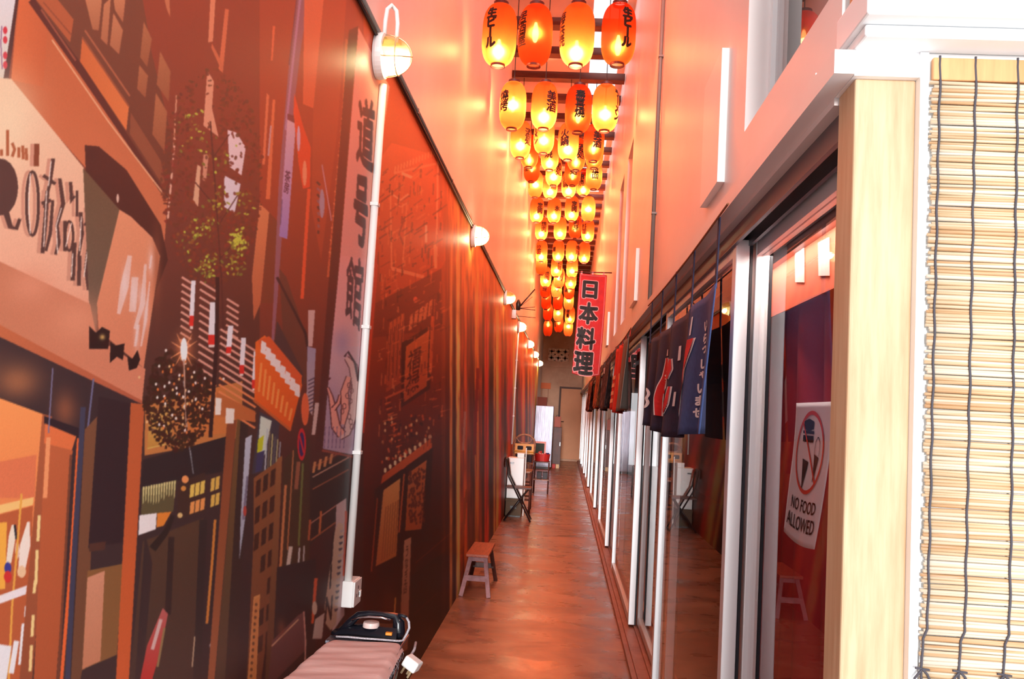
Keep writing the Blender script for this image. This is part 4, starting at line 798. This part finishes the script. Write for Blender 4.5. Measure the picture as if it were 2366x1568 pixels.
def ironbody(z0, z1, sx0, sx1, sy, name, m):
    P = []
    for t in np.linspace(0, 1, 15): P.append((-.695+.235*t, .052*(1-(1-t)**2.2)**.5))
    P = P + [(x, -w) for x, w in P[::-1]]; n = len(P); vs = []; rows = 6
    for r in range(rows+1):
        q = r/rows; k = 1-sx1*q**2; kk = 1-sy*q**2
        for x, w in P: xc = -.47; vs.append((xc+(x-xc)*k, 2.865+w*kk, z0+(z1-z0)*q))
    fs = [(r*n+j, r*n+(j+1) % n, (r+1)*n+(j+1) % n, (r+1)*n+j) for r in range(rows) for j in range(n)] + [tuple(range(n)), tuple(range(rows*n, rows*n+n))]
    return MB().add(vs, fs).build(name, m, i_, smooth=False)
ironbody(.791, .799, 0, 0, 0, 'soleplate', chrome); ironbody(.799, .852, 0, .45, .5, 'body', iron_black)
MB().tube([(-.655, 2.865, .815), (-.63, 2.865, .855), (-.60, 2.865, .893), (-.565, 2.865, .902), (-.52, 2.865, .902), (-.478, 2.865, .896), (-.464, 2.865, .87), (-.462, 2.865, .83), (-.462, 2.865, .80)], [.018, .016, .014, .0125, .0125, .015, .02, .022, .022], 14).build('handle', iron_black, i_, smooth=True)
MB().tube([(-.622, 2.846, .87), (-.600, 2.846, .884), (-.565, 2.846, .892), (-.52, 2.846, .892), (-.49, 2.846, .884)], .0045, 8).build('chrome_trim', chrome, i_, smooth=True)
MB().lathe([(.001, .012), (.026, .010), (.028, 0), (.028, -.012), (.001, -.012)], 24, (-.555, 2.85, .866-.008)).build('dial', mat('dial_cream', (222, 196, 190), .4), i_, smooth=False)
MB().box(-.498, -.476, 2.815, 2.83, .825, .838).build('orange_button', orange_pl, i_, bevel=.002)
MB().tube([(-.466, 2.865, .90), (-.452, 2.862, .903), (-.438, 2.858, .897)], [.009, .008, .0065], 10).build('cord_sleeve', rubber, i_, smooth=True)
cp = [(-.438, 2.858, .897), (-.428, 2.852, .88), (-.424, 2.845, .855), (-.43, 2.835, .83), (-.438, 2.815, .808), (-.45, 2.80, .811), (-.50, 2.79, .815), (-.56, 2.786, .816), (-.62, 2.792, .815), (-.66, 2.81, .806), (-.665, 2.83, .80)]
MB().tube(cp, .0042, 10).build('cord', cordm, i_, smooth=True)
i_.location = (-.604, 2.86, .79); i_.scale = (.95, 1, .70)
pl_ = thing('power_plug', (-.42, 2.70, .76), 'white three pin plug dangling over the edge of the ironing board', 'plug')
R = Matrix.Rotation(math.radians(28), 3, 'Y') @ Matrix.Rotation(math.radians(-12), 3, 'Z')
def rb(mb, x0, x1, y0, y1, z0, z1):
    k = len(mb.v); mb.box(x0, x1, y0, y1, z0, z1); mb.v[k:] = [tuple(Vector((-.421, 2.70, .768)) + R @ Vector(q)) for q in mb.v[k:]]; return mb
rb(MB(), -.024, .024, -.024, .024, -.017, .017).build('plug_body', white_plastic, pl_, bevel=.005)
for dx, dy in ((-.012, -.01), (.012, -.01), (0, .012)): rb(MB(), dx-.003, dx+.003, dy-.002, dy+.002, -.04, -.017).build('pin', brass, pl_)
MB().tube([(-.432, 2.815, .800), (-.428, 2.77, .790), (-.432, 2.73, .782), (-.438, 2.705, .776)], .0042, 8).build('cord', cordm, pl_, smooth=True)

# ------------------------------------------------------------------ stool and the things along the left wall
s = thing('wooden_stool', (-.66, 7.7, 0), 'low brown trestle stool standing alone by the mural', 'stool')
MB().box(-.755, -.565, 7.34, 8.02, .315, .34).build('seat', brown_wood, s, bevel=.005)
for y, yo, m_ in ((7.42, 7.31, greyleg), (7.93, 8.05, dark_wood)):
    for x, xo in ((-.72, -.775), (-.60, -.545)): MB().bar((x, y, .316), (xo, yo, .0), .034, .022, (0, 1, 0)).build('leg', m_, s)
    k = .55; MB().bar((-.755, y+(yo-y)*k, .316*(1-k)), (-.568, y+(yo-y)*k, .316*(1-k)), .02, .045, (0, 0, 1)).build('cross_bar', m_, s)
MB().box(-.72, -.60, 7.42, 7.44, .27, .315).build('apron', greyleg, s); MB().box(-.72, -.60, 7.91, 7.93, .27, .315).build('apron', dark_wood, s)
f = thing('folding_chair', (-.58, 12.45, 0), 'black folding chair with crossed metal legs beside the mural', 'chair')
for y in (12.28, 12.60):
    MB().tube([(-.775, y, .86), (-.735, y, .62), (-.40, y, .012)], .011, 10).build('back_leg', black, f, smooth=True)
    MB().tube([(-.77, y+.02, .012), (-.45, y+.02, .455)], .011, 10).build('front_leg', black, f, smooth=True)
MB().box(-.765, -.41, 12.29, 12.60, .455, .478).build('seat', dark_wood, f, bevel=.004)
MB().box(-.79, -.776, 12.28, 12.60, .74, .87).build('backrest', dark_wood, f, bevel=.004)
MB().tube([(-.41, 12.28, .03), (-.41, 12.60, .03)], .009, 8).build('cross_rod', black, f, smooth=True); MB().tube([(-.76, 12.30, .03), (-.76, 12.62, .03)], .009, 8).build('cross_rod', black, f, smooth=True)
c = thing('storage_crate', (-.68, 13.0, 0), 'dull olive crate on the floor below the white cabinet', 'crate')
mb = MB(); mb.box(-.79, -.56, 12.85, 13.25, .02, .26)
mb.build('body', olive, c, bevel=.006); MB().box(-.795, -.555, 12.845, 13.255, .225, .262).build('rim', olive, c, bevel=.004); MB().box(-.72, -.63, 12.838, 12.846, .12, .16).build('hand_hole', black, c); MB().box(-.78, -.57, 12.87, 13.23, 0, .02).build('foot', black, c)
c = thing('white_cabinet', (-.67, 13.0, .262), 'slim white cabinet standing on the olive crate', 'cabinet')
MB().box(-.79, -.555, 12.90, 13.2, .262, .85).build('body', white_plastic, c, bevel=.004); MB().box(-.787, -.558, 12.885, 12.90, .27, .845).build('door', white_gloss, c, bevel=.003); MB().box(-.76, -.70, 12.872, 12.886, .765, .785).build('handle', chrome, c, bevel=.003)
c = thing('white_box', (-.61, 13.05, .85), 'small white box on top of the slim white cabinet', 'box')
MB().box(-.66, -.56, 12.92, 13.15, .851, .915).build('carton', white_plastic, c, bevel=.003); MB().box(-.662, -.558, 12.918, 13.152, .9, .918).build('lid', white_gloss, c, bevel=.003)
tag(MB().bar((-.535, 13.0, .0), (-.545, 13.22, .985), .05, .014, (1, 0, 0)).build('white_board', white_plastic, None, bevel=.002), 'narrow white board leaning beside the slim white cabinet', 'board')
# rattan armchair
r = thing('rattan_armchair', (-.60, 13.75, 0), 'round backed rattan armchair with black cushions behind the white cabinet', 'chair')
for x, y, z in ((-.775, 13.45, .62), (-.465, 13.40, .62), (-.765, 14.0, 1.0), (-.47, 14.0, 1.0)): MB().tube([(x, y, 0), (x, y, z)], .016, 10).build('leg', rattan if x < -.7 else dark_wood, r, smooth=True)
MB().tube([(-.775, 14.0, .85), (-.775, 13.99, 1.02), (-.75, 13.98, 1.10), (-.69, 13.97, 1.15), (-.61, 13.97, 1.165), (-.53, 13.97, 1.15), (-.47, 13.98, 1.10), (-.445, 13.99, 1.02), (-.45, 14.0, .85)], .017, 12).build('back_hoop', rattan, r, smooth=True)
MB().tube([(-.72, 13.98, 1.06), (-.66, 13.98, 1.03), (-.56, 13.98, 1.03), (-.50, 13.98, 1.06)], .013, 10).build('inner_hoop', rattan, r, smooth=True)
for x0, x1 in ((-.735, -.69), (-.485, -.53)): MB().bar((x0, 13.97, 1.10), (x1, 13.975, 1.035), .035, .008).build('cane_fan', rattan, r)
MB().box(-.76, -.46, 13.97, 13.985, .86, 1.02).build('back_panel', yellow_cane, r, bevel=.003)
for x0, x1 in ((-.72, -.63), (-.585, -.495)): MB().box(x0, x1, 13.94, 13.97, .925, .985).build('back_cushion', black_cloth, r, bevel=.012); MB().box(x0-.02, x1+.01, 13.90, 13.96, .74, .85).build('seat_cushion', black_cloth, r, bevel=.012)
for z in (.90, .72, .60): MB().tube([(-.77, 13.955, z), (-.46, 13.955, z-.01)], .011, 8).build('rail', yellow_cane if z > .8 else rattan, r, smooth=True)
MB().box(-.78, -.455, 13.4, 13.98, .60, .63).build('seat', rattan, r, bevel=.006)
for z in (.42, .20): MB().tube([(-.775, 13.43, z), (-.465, 13.40, z)], .012, 8).build('rung', dark_wood, r, smooth=True); MB().tube([(-.765, 14.0, z), (-.47, 14.0, z)], .012, 8).build('rung', dark_wood, r, smooth=True)
# trolley with a red basket, chalkboard
t = thing('low_trolley', (-.38, 16.9, 0), 'low dark trolley behind the rattan armchair', 'trolley')
for x in (-.52, -.25):
    for y in (16.7, 17.1): MB().tube([(x, y, .0), (x, y, .60)], .012, 8).build('leg', dark_wood, t, smooth=True)
for z in (.25, .58): MB().box(-.54, -.235, 16.68, 17.12, z, z+.02).build('shelf', dark_wood if z > .3 else rattan, t, bevel=.003)
k = thing('red_basket', (-.38, 16.85, .6), 'red plastic basket of odds and ends on the low trolley', 'basket')
mb = MB(); mb.lathe([(.001, .602), (.13, .602), (.15, .74), (.144, .74), (.126, .612), (.001, .612)], 20, (-.385, 16.88, 0)); mb.build('basket', red_pl, k)
k = thing('toy_bundle', (-.38, 16.9, .61), 'jumble of small dark and coloured oddments heaped inside the red basket', 'oddments'); k['kind'] = 'stuff'
for c_ in ((44, 44, 96), (206, 60, 50), (220, 190, 170), (40, 34, 36)):
    mb = MB()
    for _ in range(7): x, y, z = -.385+random.uniform(-.09, .09), 16.88+random.uniform(-.09, .09), .62+random.uniform(.02, .13); mb.bar((x, y, z), (x+random.uniform(-.04, .04), y+random.uniform(-.03, .03), z+random.uniform(-.02, .04)), .03, .03)
    mb.build('oddment', mat('toy%d' % c_[0], c_, .5), k)
for x in (-.47, -.36):
    tag(MB().box(x, x+.09, 16.74, 17.0, .272, .40).build('dark_box', mat('dark_box', (46, 40, 48), .6), None, bevel=.006), 'dark box on the lower trolley shelf, %s' % ('left one' if x < -.4 else 'right one'), 'box', 'boxes on the trolley shelf')
k = thing('chalkboard', (-.45, 17.06, .6), 'small green chalkboard in a pink frame standing on the trolley', 'chalkboard')
MB().box(-.545, -.36, 17.05, 17.07, .68, .93).build('panel', green_board, k)
MB().box(-.575, -.33, 17.04, 17.08, .60, .68).box(-.575, -.33, 17.04, 17.08, .93, .965).box(-.575, -.545, 17.04, 17.08, .68, .93).box(-.36, -.33, 17.04, 17.08, .68, .93).build('frame', pink_frame, k)
# by the end wall
c = thing('steel_cabinet', (-.54, 24, 0), 'tall brushed steel cabinet near the end of the corridor', 'cabinet')
MB().box(-.795, -.30, 23.8, 24.4, .06, 1.70).build('body', steel, c, bevel=.006); MB().box(-.79, -.305, 23.77, 23.8, .09, 1.69).build('door', steel, c, bevel=.006); MB().box(-.36, -.335, 23.73, 23.77, .9, 1.25).build('handle', chrome, c, bevel=.004); MB().box(-.77, -.33, 23.85, 24.38, 0, .06).build('plinth', black, c)
tag(MB().box(-.76, -.50, 23.85, 24.2, 1.702, 1.93).build('brown_box', mat('brown_carton', (104, 48, 32), .7), None, bevel=.005), 'dark brown box on top of the tall steel cabinet', 'box')
k = thing('notice_board', (-.67, YE-.03, 2.27), 'blank orange board hung on the end wall above the steel cabinet', 'board')
MB().box(-.86, -.50, YE-.04, YE-.005, 2.28, 2.47).build('board', orange_board, k, bevel=.003)
for x in (-.78, -.58): MB().tube([(x, YE-.02, 2.28), (x+.01, YE-.02, 1.85)], .006, 6).build('cord', string_m, k)
k = thing('dark_cupboard', (-.26, 25, 0), 'narrow dark cupboard between the steel cabinet and the tan door', 'cupboard')
MB().box(-.29, -.06, 25.0, 25.4, .05, 1.12).build('body', dark_wood, k, bevel=.004); MB().box(-.285, -.065, 24.98, 25.0, .07, 1.10).build('door', dark_wood, k, bevel=.003); MB().box(-.10, -.085, 24.965, 24.98, .6, .7).build('handle', chrome, k); MB().box(-.28, -.07, 25.02, 25.38, 0, .05).build('plinth', black, k)
k = thing('pink_case', (-.20, 25.2, 1.12), 'dusky pink case on top of the narrow dark cupboard', 'case')
MB().box(-.28, -.10, 25.05, 25.3, 1.122, 1.42).build('case', mat('dusky_pink', (176, 104, 92), .7), k, bevel=.01); MB().tube([(-.23, 25.17, 1.42), (-.23, 25.17, 1.46), (-.15, 25.17, 1.46), (-.15, 25.17, 1.42)], .008, 8).build('handle', black, k)
for x, cc, lab in ((-.23, (200, 60, 56), 'small red packet on the floor by the dark cupboard'), (-.13, (226, 196, 150), 'small cream packet on the floor by the dark cupboard')): tag(MB().box(x-.045, x+.045, 24.5, 24.62, 0, .11).build('packet', mat('packet%d' % cc[0], cc, .6), None, bevel=.004), lab, 'packet')

# ------------------------------------------------------------------ banner and split curtains
bn = thing('hanging_banner', (.235, 11, 2.05), 'red vertical banner with black brush lettering 日本料理 hanging in the corridor', 'banner')
def bfn(u, v): # u across, v down
    q = 1.27*v; return (.085+.345*u+.0-.02*v+.012*math.sin(2.4*v+1), 11+.025*math.sin(3.1*u+2.2*v)+.03*v*v*math.sin(PI*u), 3.315-q-.012*u-.025*v*math.sin(PI*u))
MB().grid(bfn, 24, 60).build('cloth', red_cloth, bn, smooth=True, solid=.003)
def onb(u, v, off): p_ = bfn(u, v); return (p_[0], p_[1]-off, p_[2])
def btext(ch, u0, u1, v0, v1, bold, m, off, grow=0):
    V0, _ = glyphs(ch, 0, .86); V, Fc = cut_text(ch, 1, bold, .12, None); V = np.array(V); s_ = np.ptp(np.array(glyphs(ch, bold, .86)[0])[:, 1]); V = V*s_; lo, hi = V0.min(0), V0.max(0); V = (V-lo)/(hi-lo)
    return [onb(u0-grow+(u1-u0+2*grow)*a, v1+grow*.3-(v1-v0+grow*.6)*b_, off) for a, b_ in V], Fc
for m_, off, bold, name, gr in ((pinkish, .0035, .085, 'lettering_outline', 0), (black_ink, .0055, .045, 'lettering', 0)):
    mb = MB()
    for ch, u0, u1, v0, v1 in (('日', .17, .66, .075, .235), ('本', .09, .74, .285, .485), ('料', .07, .72, .535, .735), ('理', .05, .72, .775, .98)): mb.add(*btext(ch, u0, u1, v0, v1, bold, None, off, gr))
    mb.build(name, m_, bn)
mb = MB()
for e in (.035, .055):
    for (ua, va, ub, vb) in ((e, e*.3, 1-e, e*.3), (e, 1-e*.3, 1-e, 1-e*.3), (e, e*.3, e, 1-e*.3), (1-e, e*.3, 1-e, 1-e*.3)): mb.tube([onb(lerp(ua, ub, t), lerp(va, vb, t), .004) for t in np.linspace(0, 1, 12)], .0016, 5)
mb.build('border_line', pinkish, bn)
MB().tube([(.03, 11, 3.325), (.50, 11, 3.335)], .008, 10).build('rod', dark_wood, bn, smooth=True)
for x in (.12, .26, .40): MB().box(x-.012, x+.012, 10.994, 11.006, 3.30, 3.34).build('loop', pinkish, bn)

def noren(name, ya, yb, z0, z1, lab, m, panels, folds, amp, xo=.452, sag=.0, loops=5, loopm=None, group='split curtains hung over the glass doors', tilt=0.0, gather=None):
    """ya far end, yb near end; u 0..1 runs from the far end to the near end"""
    root = thing('noren_curtain', (xo, (ya+yb)/2, z0), lab, 'curtain', group)
    def fn(u, v):
        y = ya+(yb-ya)*u; w = amp*(.25+v)*math.sin(folds*2*PI*u+1.3*math.sin(5*u))
        top = z1 - sag*(1-(2*u-1)**2); bot = z0+tilt*(1-u)+.018*math.sin(7*u+1)
        return (xo+w-.012*v, y+.012*v*math.sin(9*u), top+(bot-top)*v)
    for k in range(panels):
        g = .006; u0, u1 = k/panels+g*(k > 0), (k+1)/panels-g*(k < panels-1)
        mm_ = m[k % len(m)] if isinstance(m, (list, tuple)) else m
        MB().grid(lambda u, v, u0=u0, u1=u1: fn(u0+(u1-u0)*u, v), 26, 18).build('cloth_panel', mm_, root, smooth=True, solid=.0025)
    for k in range(loops):
        u = .02+.96*k/(loops-1); p_ = fn(u, 0); MB().bar((xo, p_[1], p_[2]-.01), (.456, p_[1]-.01*0, 2.19), .03, .004, (1, 0, 0)).build('loop', loopm or (m if not isinstance(m, (list, tuple)) else m[0]), root)
    cordp = [(.45, ya+(yb-ya)*u, 2.19-.015*math.sin(PI*u)) for u in np.linspace(-.06, 1.06, 14)]
    MB().tube(cordp, .0035, 6).build('hanging_string', string_m, root)
    return root, fn
def on(fn, pts, off=.0045): return [tuple(np.array(fn(u, v))-np.array((off, 0, 0))) for u, v in pts]
def nprint(root, fn, name, m, polys, off=.005):
    for P in polys:
        n = len(P)//2; q = on(fn, P, off); MB().add(q, [(i, i+1, 2*n-2-i, 2*n-1-i) for i in range(n-1)]).build(name, m, root)
def dense(pts, n=18):
    P = np.array(pts, float); t = np.linspace(0, len(P)-1, n); return np.stack([np.interp(t, np.arange(len(P)), P[:, k]) for k in (0, 1)], 1)
def brush(pts, w, n=18):
    ws = np.interp(np.linspace(0, 1, n), np.linspace(0, 1, len(w)), w) if isinstance(w, (list, tuple)) else w
    P = dense(pts, n); return stroke(P, list(ws) if isinstance(ws, np.ndarray) else [ws]*n)
navy_daylit = mat('daylit_navy_cotton', (58, 78, 128), .85, noise=(60, (48, 66, 112), .3, .7))  # daylight on the nearest panel painted in as a lighter navy
R1, fn1 = noren('n', 4.95, 2.72, 1.49, 1.975, 'navy split curtain with red and white brush printing, nearest the camera', [navy, navy, navy, navy_daylit], 4, 5, .022, sag=.015)
# aspect of the cloth: u spans 2.2 m, v 0.6 m
RS = [([(.405, .28), (.39, .46), (.365, .56), (.352, .66), (.36, .84)], [.018, .034, .046, .05, .032]), ([(.36, .62), (.40, .60)], [.02, .03]),
      ([(.515, .32), (.512, .42), (.53, .50)], [.02, .045, .02]), ([(.548, .33), (.55, .42), (.532, .50)], [.02, .04, .02]), ([(.50, .58), (.495, .70), (.515, .80), (.545, .72), (.565, .57)], [.022, .034, .04, .034, .014]),
      ([(.80, .27), (.785, .36), (.765, .50), (.755, .60)], [.05, .044, .014, .034]), ([(.755, .60), (.752, .70), (.735, .80), (.72, .86)], [.034, .016, .034, .02])]
nprint(R1, fn1, 'white_outline', white_ink, [brush(p_, [x+.02 for x in w_]) for p_, w_ in RS], .0045)
nprint(R1, fn1, 'red_brushwork', red_ink, [brush(p_, w_) for p_, w_ in RS], .0065)
nprint(R1, fn1, 'white_stroke', white_ink, [brush([(.80, .10), (.795, .24)], .012), brush([(.62, .24), (.615, .36)], .02), brush([(.41, .20), (.405, .26)], [.01, .018]), brush([(.60, .62), (.595, .74)], .012)], .005)
cr = [brush([(.12+.035*math.cos(a), .69+.06*math.sin(a)+dz) for a in np.linspace(0, 2*PI, 12)], .022) for dz in (-.05, .05)] + [brush([(.085, .69), (.155, .69)], .02), brush([(.12, .60), (.12, .78)], .02)]
nprint(R1, fn1, 'white_crest', white_ink, cr, .005)
mb = MB(); 
for k, ch in enumerate('いらっしゃいませ'):
    V, Fc = cut_text(ch, 1, .05, .15, None); V = np.array(V); lo, hi = V.min(0), V.max(0); V = (V-lo)/np.maximum(hi-lo, 1e-6); big = .055 if ch not in 'っゃ' else .04
    mb.add(on(fn1, [(.905+(a-.5)*.04-.006*k, .19+k*.088+(1-b_)*big*1.35) for a, b_ in V], .005), Fc)
mb.build('lettering', white_ink, R1)
striped = mat('orange_red_cloth', (216, 52, 34), .8); cream_o = mat('peach_print', (240, 150, 110), .8); dkb = mat('dark_brown_cloth', (62, 34, 36), .85, noise=(14, (110, 74, 66), .5, .62)); orb = mat('orange_brown_cloth', (190, 92, 40), .85, noise=(16, (96, 40, 26), .42, .6)); mar = mat('maroon_print_cloth', (88, 36, 34), .85, noise=(18, (150, 90, 76), .5, .62)); grb = mat('grey_brown_cloth', (120, 104, 96), .85)
R2, fn2 = noren('n', 8.3, 6.5, 1.585, 2.15, 'orange red split curtain with pale diagonal stripes, second from the camera', [striped, striped, grb], 3, 4, .03)
nprint(R2, fn2, 'stripe', cream_o, [brush([(.02+.15*k, .62+.10*(k % 2)), (.06+.15*k, .45), (.16+.15*k, .30+.08*(k % 2))] if False else [(.01, .60+.13*k), (.12, .50+.13*k), (.30, .42+.12*k)], .055) for k in range(4)] + [brush([(.36+.1*k, .42), (.37+.1*k, .70), (.36+.1*k, .93)], .02) for k in range(3)], .005)
R3, fn3 = noren('n', 10.9, 9.2, 1.61, 2.12, 'dark brown patterned split curtain behind the orange striped one', dkb, 3, 4, .03)
nprint(R3, fn3, 'white_patch', white_ink, [brush([(.22, .02), (.24, .16)], .09), brush([(.55, .45), (.58, .8)], .03)], .005)
noren('n', 13.4, 11.6, 1.64, 2.12, 'orange brown patterned split curtain between two dark ones', orb, 3, 4, .03)
noren('n', 17.5, 14.8, 1.60, 2.12, 'maroon patterned split curtain, farthest from the camera', mar, 3, 5, .035)
# ------------------------------------------------------------------ behind the first pane: curtain, valance, paper sign, switch
cu = thing('red_curtain', (.80, 2.5, .05), 'dark red curtain hanging inside the nearest glass door', 'curtain')
MB().grid(lambda u, v: (.80+.022*math.sin(u*46+2*math.sin(v*1.2))+.012*math.sin(u*17), 1.84+1.75*u, 2.06-2.02*v), 120, 14).build('cloth', curtain_m, cu, smooth=True, solid=.003)
MB().box(.755, .765, 1.78, 1.86, .05, 2.06).build('rose_edge', curtain_b, cu)
MB().tube([(.79, 1.76, 2.08), (.79, 4.0, 2.08)], .01, 10).build('rail', black, cu, smooth=True)
bu = thing('bunting', (.72, 2.2, 2.06), 'orange valance with white cloth patches above the dark red curtain', 'valance')
MB().box(.715, .719, 1.78, 3.4, 1.93, 2.16).build('valance', mat('orange_valance', (214, 92, 58), .8), bu)
for k, (y, z) in enumerate(((1.84, 2.07), (2.02, 2.04), (2.24, 2.05), (2.46, 2.03), (2.72, 2.05))): MB().prism([(y, z-.06), (y+.10, z-.045), (y+.115, z+.055), (y+.01, z+.05)], lambda u, v, d: (.711+d, u, v), .003).build('white_patch', mat('dusty_pink_cloth', (226, 186, 178), .85), bu)
sg = thing('paper_sign', (.595, 2.25, 1.24), 'curling white paper sign reading NO FOOD ALLOWED taped inside the glass', 'sign')
def sfn(u, v): # u from far (left in view) to near, v down
    y = 2.46-.34*u; curl = .0+.02*math.sin(PI*v)*(.3-u*.3)+.085*max(0, v-.55)**1.6*(1.1-u)
    return (.634-curl*.0-.0+curl*.35, y+.13*v**1.6, 1.612-.365*v-.012*math.sin(PI*u)*v)
MB().grid(sfn, 20, 26).build('sheet', paper, sg, smooth=True, solid=.0008)
def ons(u, v, off=.0022): p_ = sfn(u, v); return (p_[0]-off, p_[1], p_[2])
def sdraw(name, m, polys, off):
    mb = MB()
    for P in polys:
        n = len(P)//2; mb.add([ons(u, v, off) for u, v in P], [(i, i+1, 2*n-2-i, 2*n-1-i) for i in range(n-1)])
    mb.build(name, m, sg)
sdraw('prohibition_ring', mat('ring_red', (222, 74, 56), .7), [brush([(.5+.36*math.cos(a), .345+.275*math.sin(a)) for a in np.linspace(0, 2*PI, 33)], .028, 60), brush([(.27, .14), (.74, .55)], .022)], .003)
sdraw('burger_and_cone', mat('sign_black', (30, 30, 34), .7), [brush([(.30, .155), (.56, .155)], [.05, .09, .05], 8), brush([(.28, .205), (.58, .205)], .02, 6), brush([(.29, .25), (.57, .25)], .045, 6), brush([(.42, .40), (.40, .60)], [.17, .01], 6), brush([(.70, .36), (.67, .54)], [.12, .01], 6), brush([(.64, .36), (.64, .27), (.70, .23), (.76, .27), (.76, .36)], .008, 16)], .0026)
mb = MB()
for txt, u0, u1, v0, v1 in (('NO FOOD', .16, .86, .675, .765), ('ALLOWED', .08, .90, .80, .905)):
    V, Fc = cut_text(txt, .3, .012, .06, None); V = np.array(V); lo, hi = V.min(0), V.max(0); V = (V-lo)/(hi-lo); mb.add([ons(u0+(u1-u0)*a, v1-(v1-v0)*b_, .0026) for a, b_ in V], Fc)
mb.build('lettering', mat('sign_black', (30, 30, 34)), sg)
tag(MB().prism([(2.14, 1.61), (2.03, 1.61), (2.03, 1.20), (2.12, 1.215)], lambda u, v, d: (.668+d, u, v), .001).build('paper_sheet', paper), 'second white sheet taped behind the NO FOOD ALLOWED sign', 'paper')
for z, lab in ((1.06, 'upper grey door lock plate on the inside of the nearest glass door'), (.93, 'lower grey door lock plate on the inside of the nearest glass door')):
    k = thing('lock_plate', (.66, 2.13, z), lab, 'lock'); MB().box(.655, .668, 2.10, 2.17, z-.055, z+.055).build('plate', rubber, k, bevel=.003); MB().box(.648, .655, 2.11, 2.16, z-.04, z+.04).build('inset', steel, k, bevel=.002)
sl_ = bpy.data.lights.new('curtain_fill', 'AREA'); sl_.shape = 'RECTANGLE'; sl_.size = .1; sl_.size_y = 1.2; sl_.energy = 11; sl_.color = (1, .9, .8)  # unseen fill light added to brighten the curtain behind the glass
so_ = bpy.data.objects.new('curtain_fill', sl_); col.objects.link(so_); so_.location = (.68, 2.6, 2.1)
# ------------------------------------------------------------------ right wall fittings
for i, (a, b2, z0, z1, lab) in enumerate(((2.96, 3.34, 2.36, 2.83, 'white rectangular board on the right wall beside the upper window, largest of three'), (6.6, 7.1, 2.42, 2.82, 'white rectangular board on the right wall, middle one of three'), (11.0, 11.4, 2.42, 2.84, 'white rectangular board on the right wall, farthest of three'))):
    k = thing('wall_board', (.49, (a+b2)/2, z0), lab, 'panel', 'white boards on the right wall'); MB().box(.475, .50, a, b2, z0, z1).build('panel', white_plastic, k)
p = thing('downpipe', (.48, 5.38, 2.3), 'thin grey vertical pipe on the right wall above the navy curtain', 'pipe')
MB().tube([(.484, 5.38, 2.26), (.484, 5.38, 5.68)], .013, 12).build('pipe', grey_pipe, p, smooth=True)
for z in (2.8, 3.8, 4.8): MB().box(.47, .50, 5.36, 5.40, z, z+.012).build('clip', grey_pipe, p)
# ------------------------------------------------------------------ bamboo blind
bl = thing('bamboo_blind', (.95, 1.60, .75), 'natural bamboo roll blind with dark cords covering the front wall', 'blind')
bm_ = bpy.data.materials.new('bamboo_reed'); bm_.use_nodes = True; nt = bm_.node_tree; b_ = nt.nodes['Principled BSDF']; b_.inputs['Roughness'].default_value = .5
ge = nt.nodes.new('ShaderNodeNewGeometry'); rp = nt.nodes.new('ShaderNodeValToRGB'); e = rp.color_ramp.elements
for pos, c_ in ((0, (226, 218, 208)), (.38, (214, 198, 176)), (.55, (204, 176, 140)), (.72, (190, 146, 102)), (1, (160, 100, 68))):
    q = e.new(pos); q.color = (*s2l(c_), 1)
e.remove(e[0]); 
tcn = nt.nodes.new('ShaderNodeTexCoord'); mpn = nt.nodes.new('ShaderNodeMapping'); mpn.inputs['Scale'].default_value = (5, 1, 160); nzn = nt.nodes.new('ShaderNodeTexNoise'); nzn.inputs['Scale'].default_value = 1; nzn.inputs['Detail'].default_value = 3
av = nt.nodes.new('ShaderNodeMix'); av.inputs[0].default_value = .6; nt.links.new(tcn.outputs['Object'], mpn.inputs[0]); nt.links.new(mpn.outputs[0], nzn.inputs[0])
nt.links.new(ge.outputs['Random Per Island'], av.inputs[2]); nt.links.new(nzn.outputs[0], av.inputs[3]); nt.links.new(av.outputs[0], rp.inputs[0]); nt.links.new(rp.outputs[0], b_.inputs['Base Color'])
mb = MB(); z = 2.185
while z > .72:
    r_ = .0026+.0014*random.random(); d0, d1, d2 = [random.uniform(-.0015, .0015) for _ in range(3)]; xl = .636+random.uniform(-.004, .004)
    mb.tube([(xl, 1.595+d0*.5, z+d0), (.80, 1.595, z+d1), (1.05, 1.595, z+d2), (1.35, 1.595, z+d0)], r_, 7); z -= r_*1.72
mb.build('reed_mat', bm_, bl, smooth=True)
MB().box(.636, 1.36, 1.590, 1.602, 2.19, 2.232).build('head_slat', mat('orange_pine', (226, 166, 112)), bl, bevel=.002)
for x in (.648, .711, .785, .86, .95, 1.05):
    pts = [(x-.004*(2.2-z_)+.0012*math.sin(70*z_)-(.008 if z_ < 1.2 else 0), 1.5905, z_) for z_ in np.linspace(2.235, .72, 90)]
    MB().tube(pts, .0021, 6).build('cord', mat('dark_cord', (74, 70, 78), .8), bl, smooth=True)
    xx = x-.004*(2.2-1.14)-.008
    MB().tube([(xx-.014, 1.588, 1.128), (xx-.004, 1.587, 1.142), (xx, 1.587, 1.146), (xx+.008, 1.587, 1.138), (xx+.014, 1.588, 1.126)], .002, 6).tube([(xx-.012, 1.588, 1.147), (xx+.012, 1.588, 1.145)], .002, 6).build('knot', mat('dark_cord', (74, 70, 78)), bl)
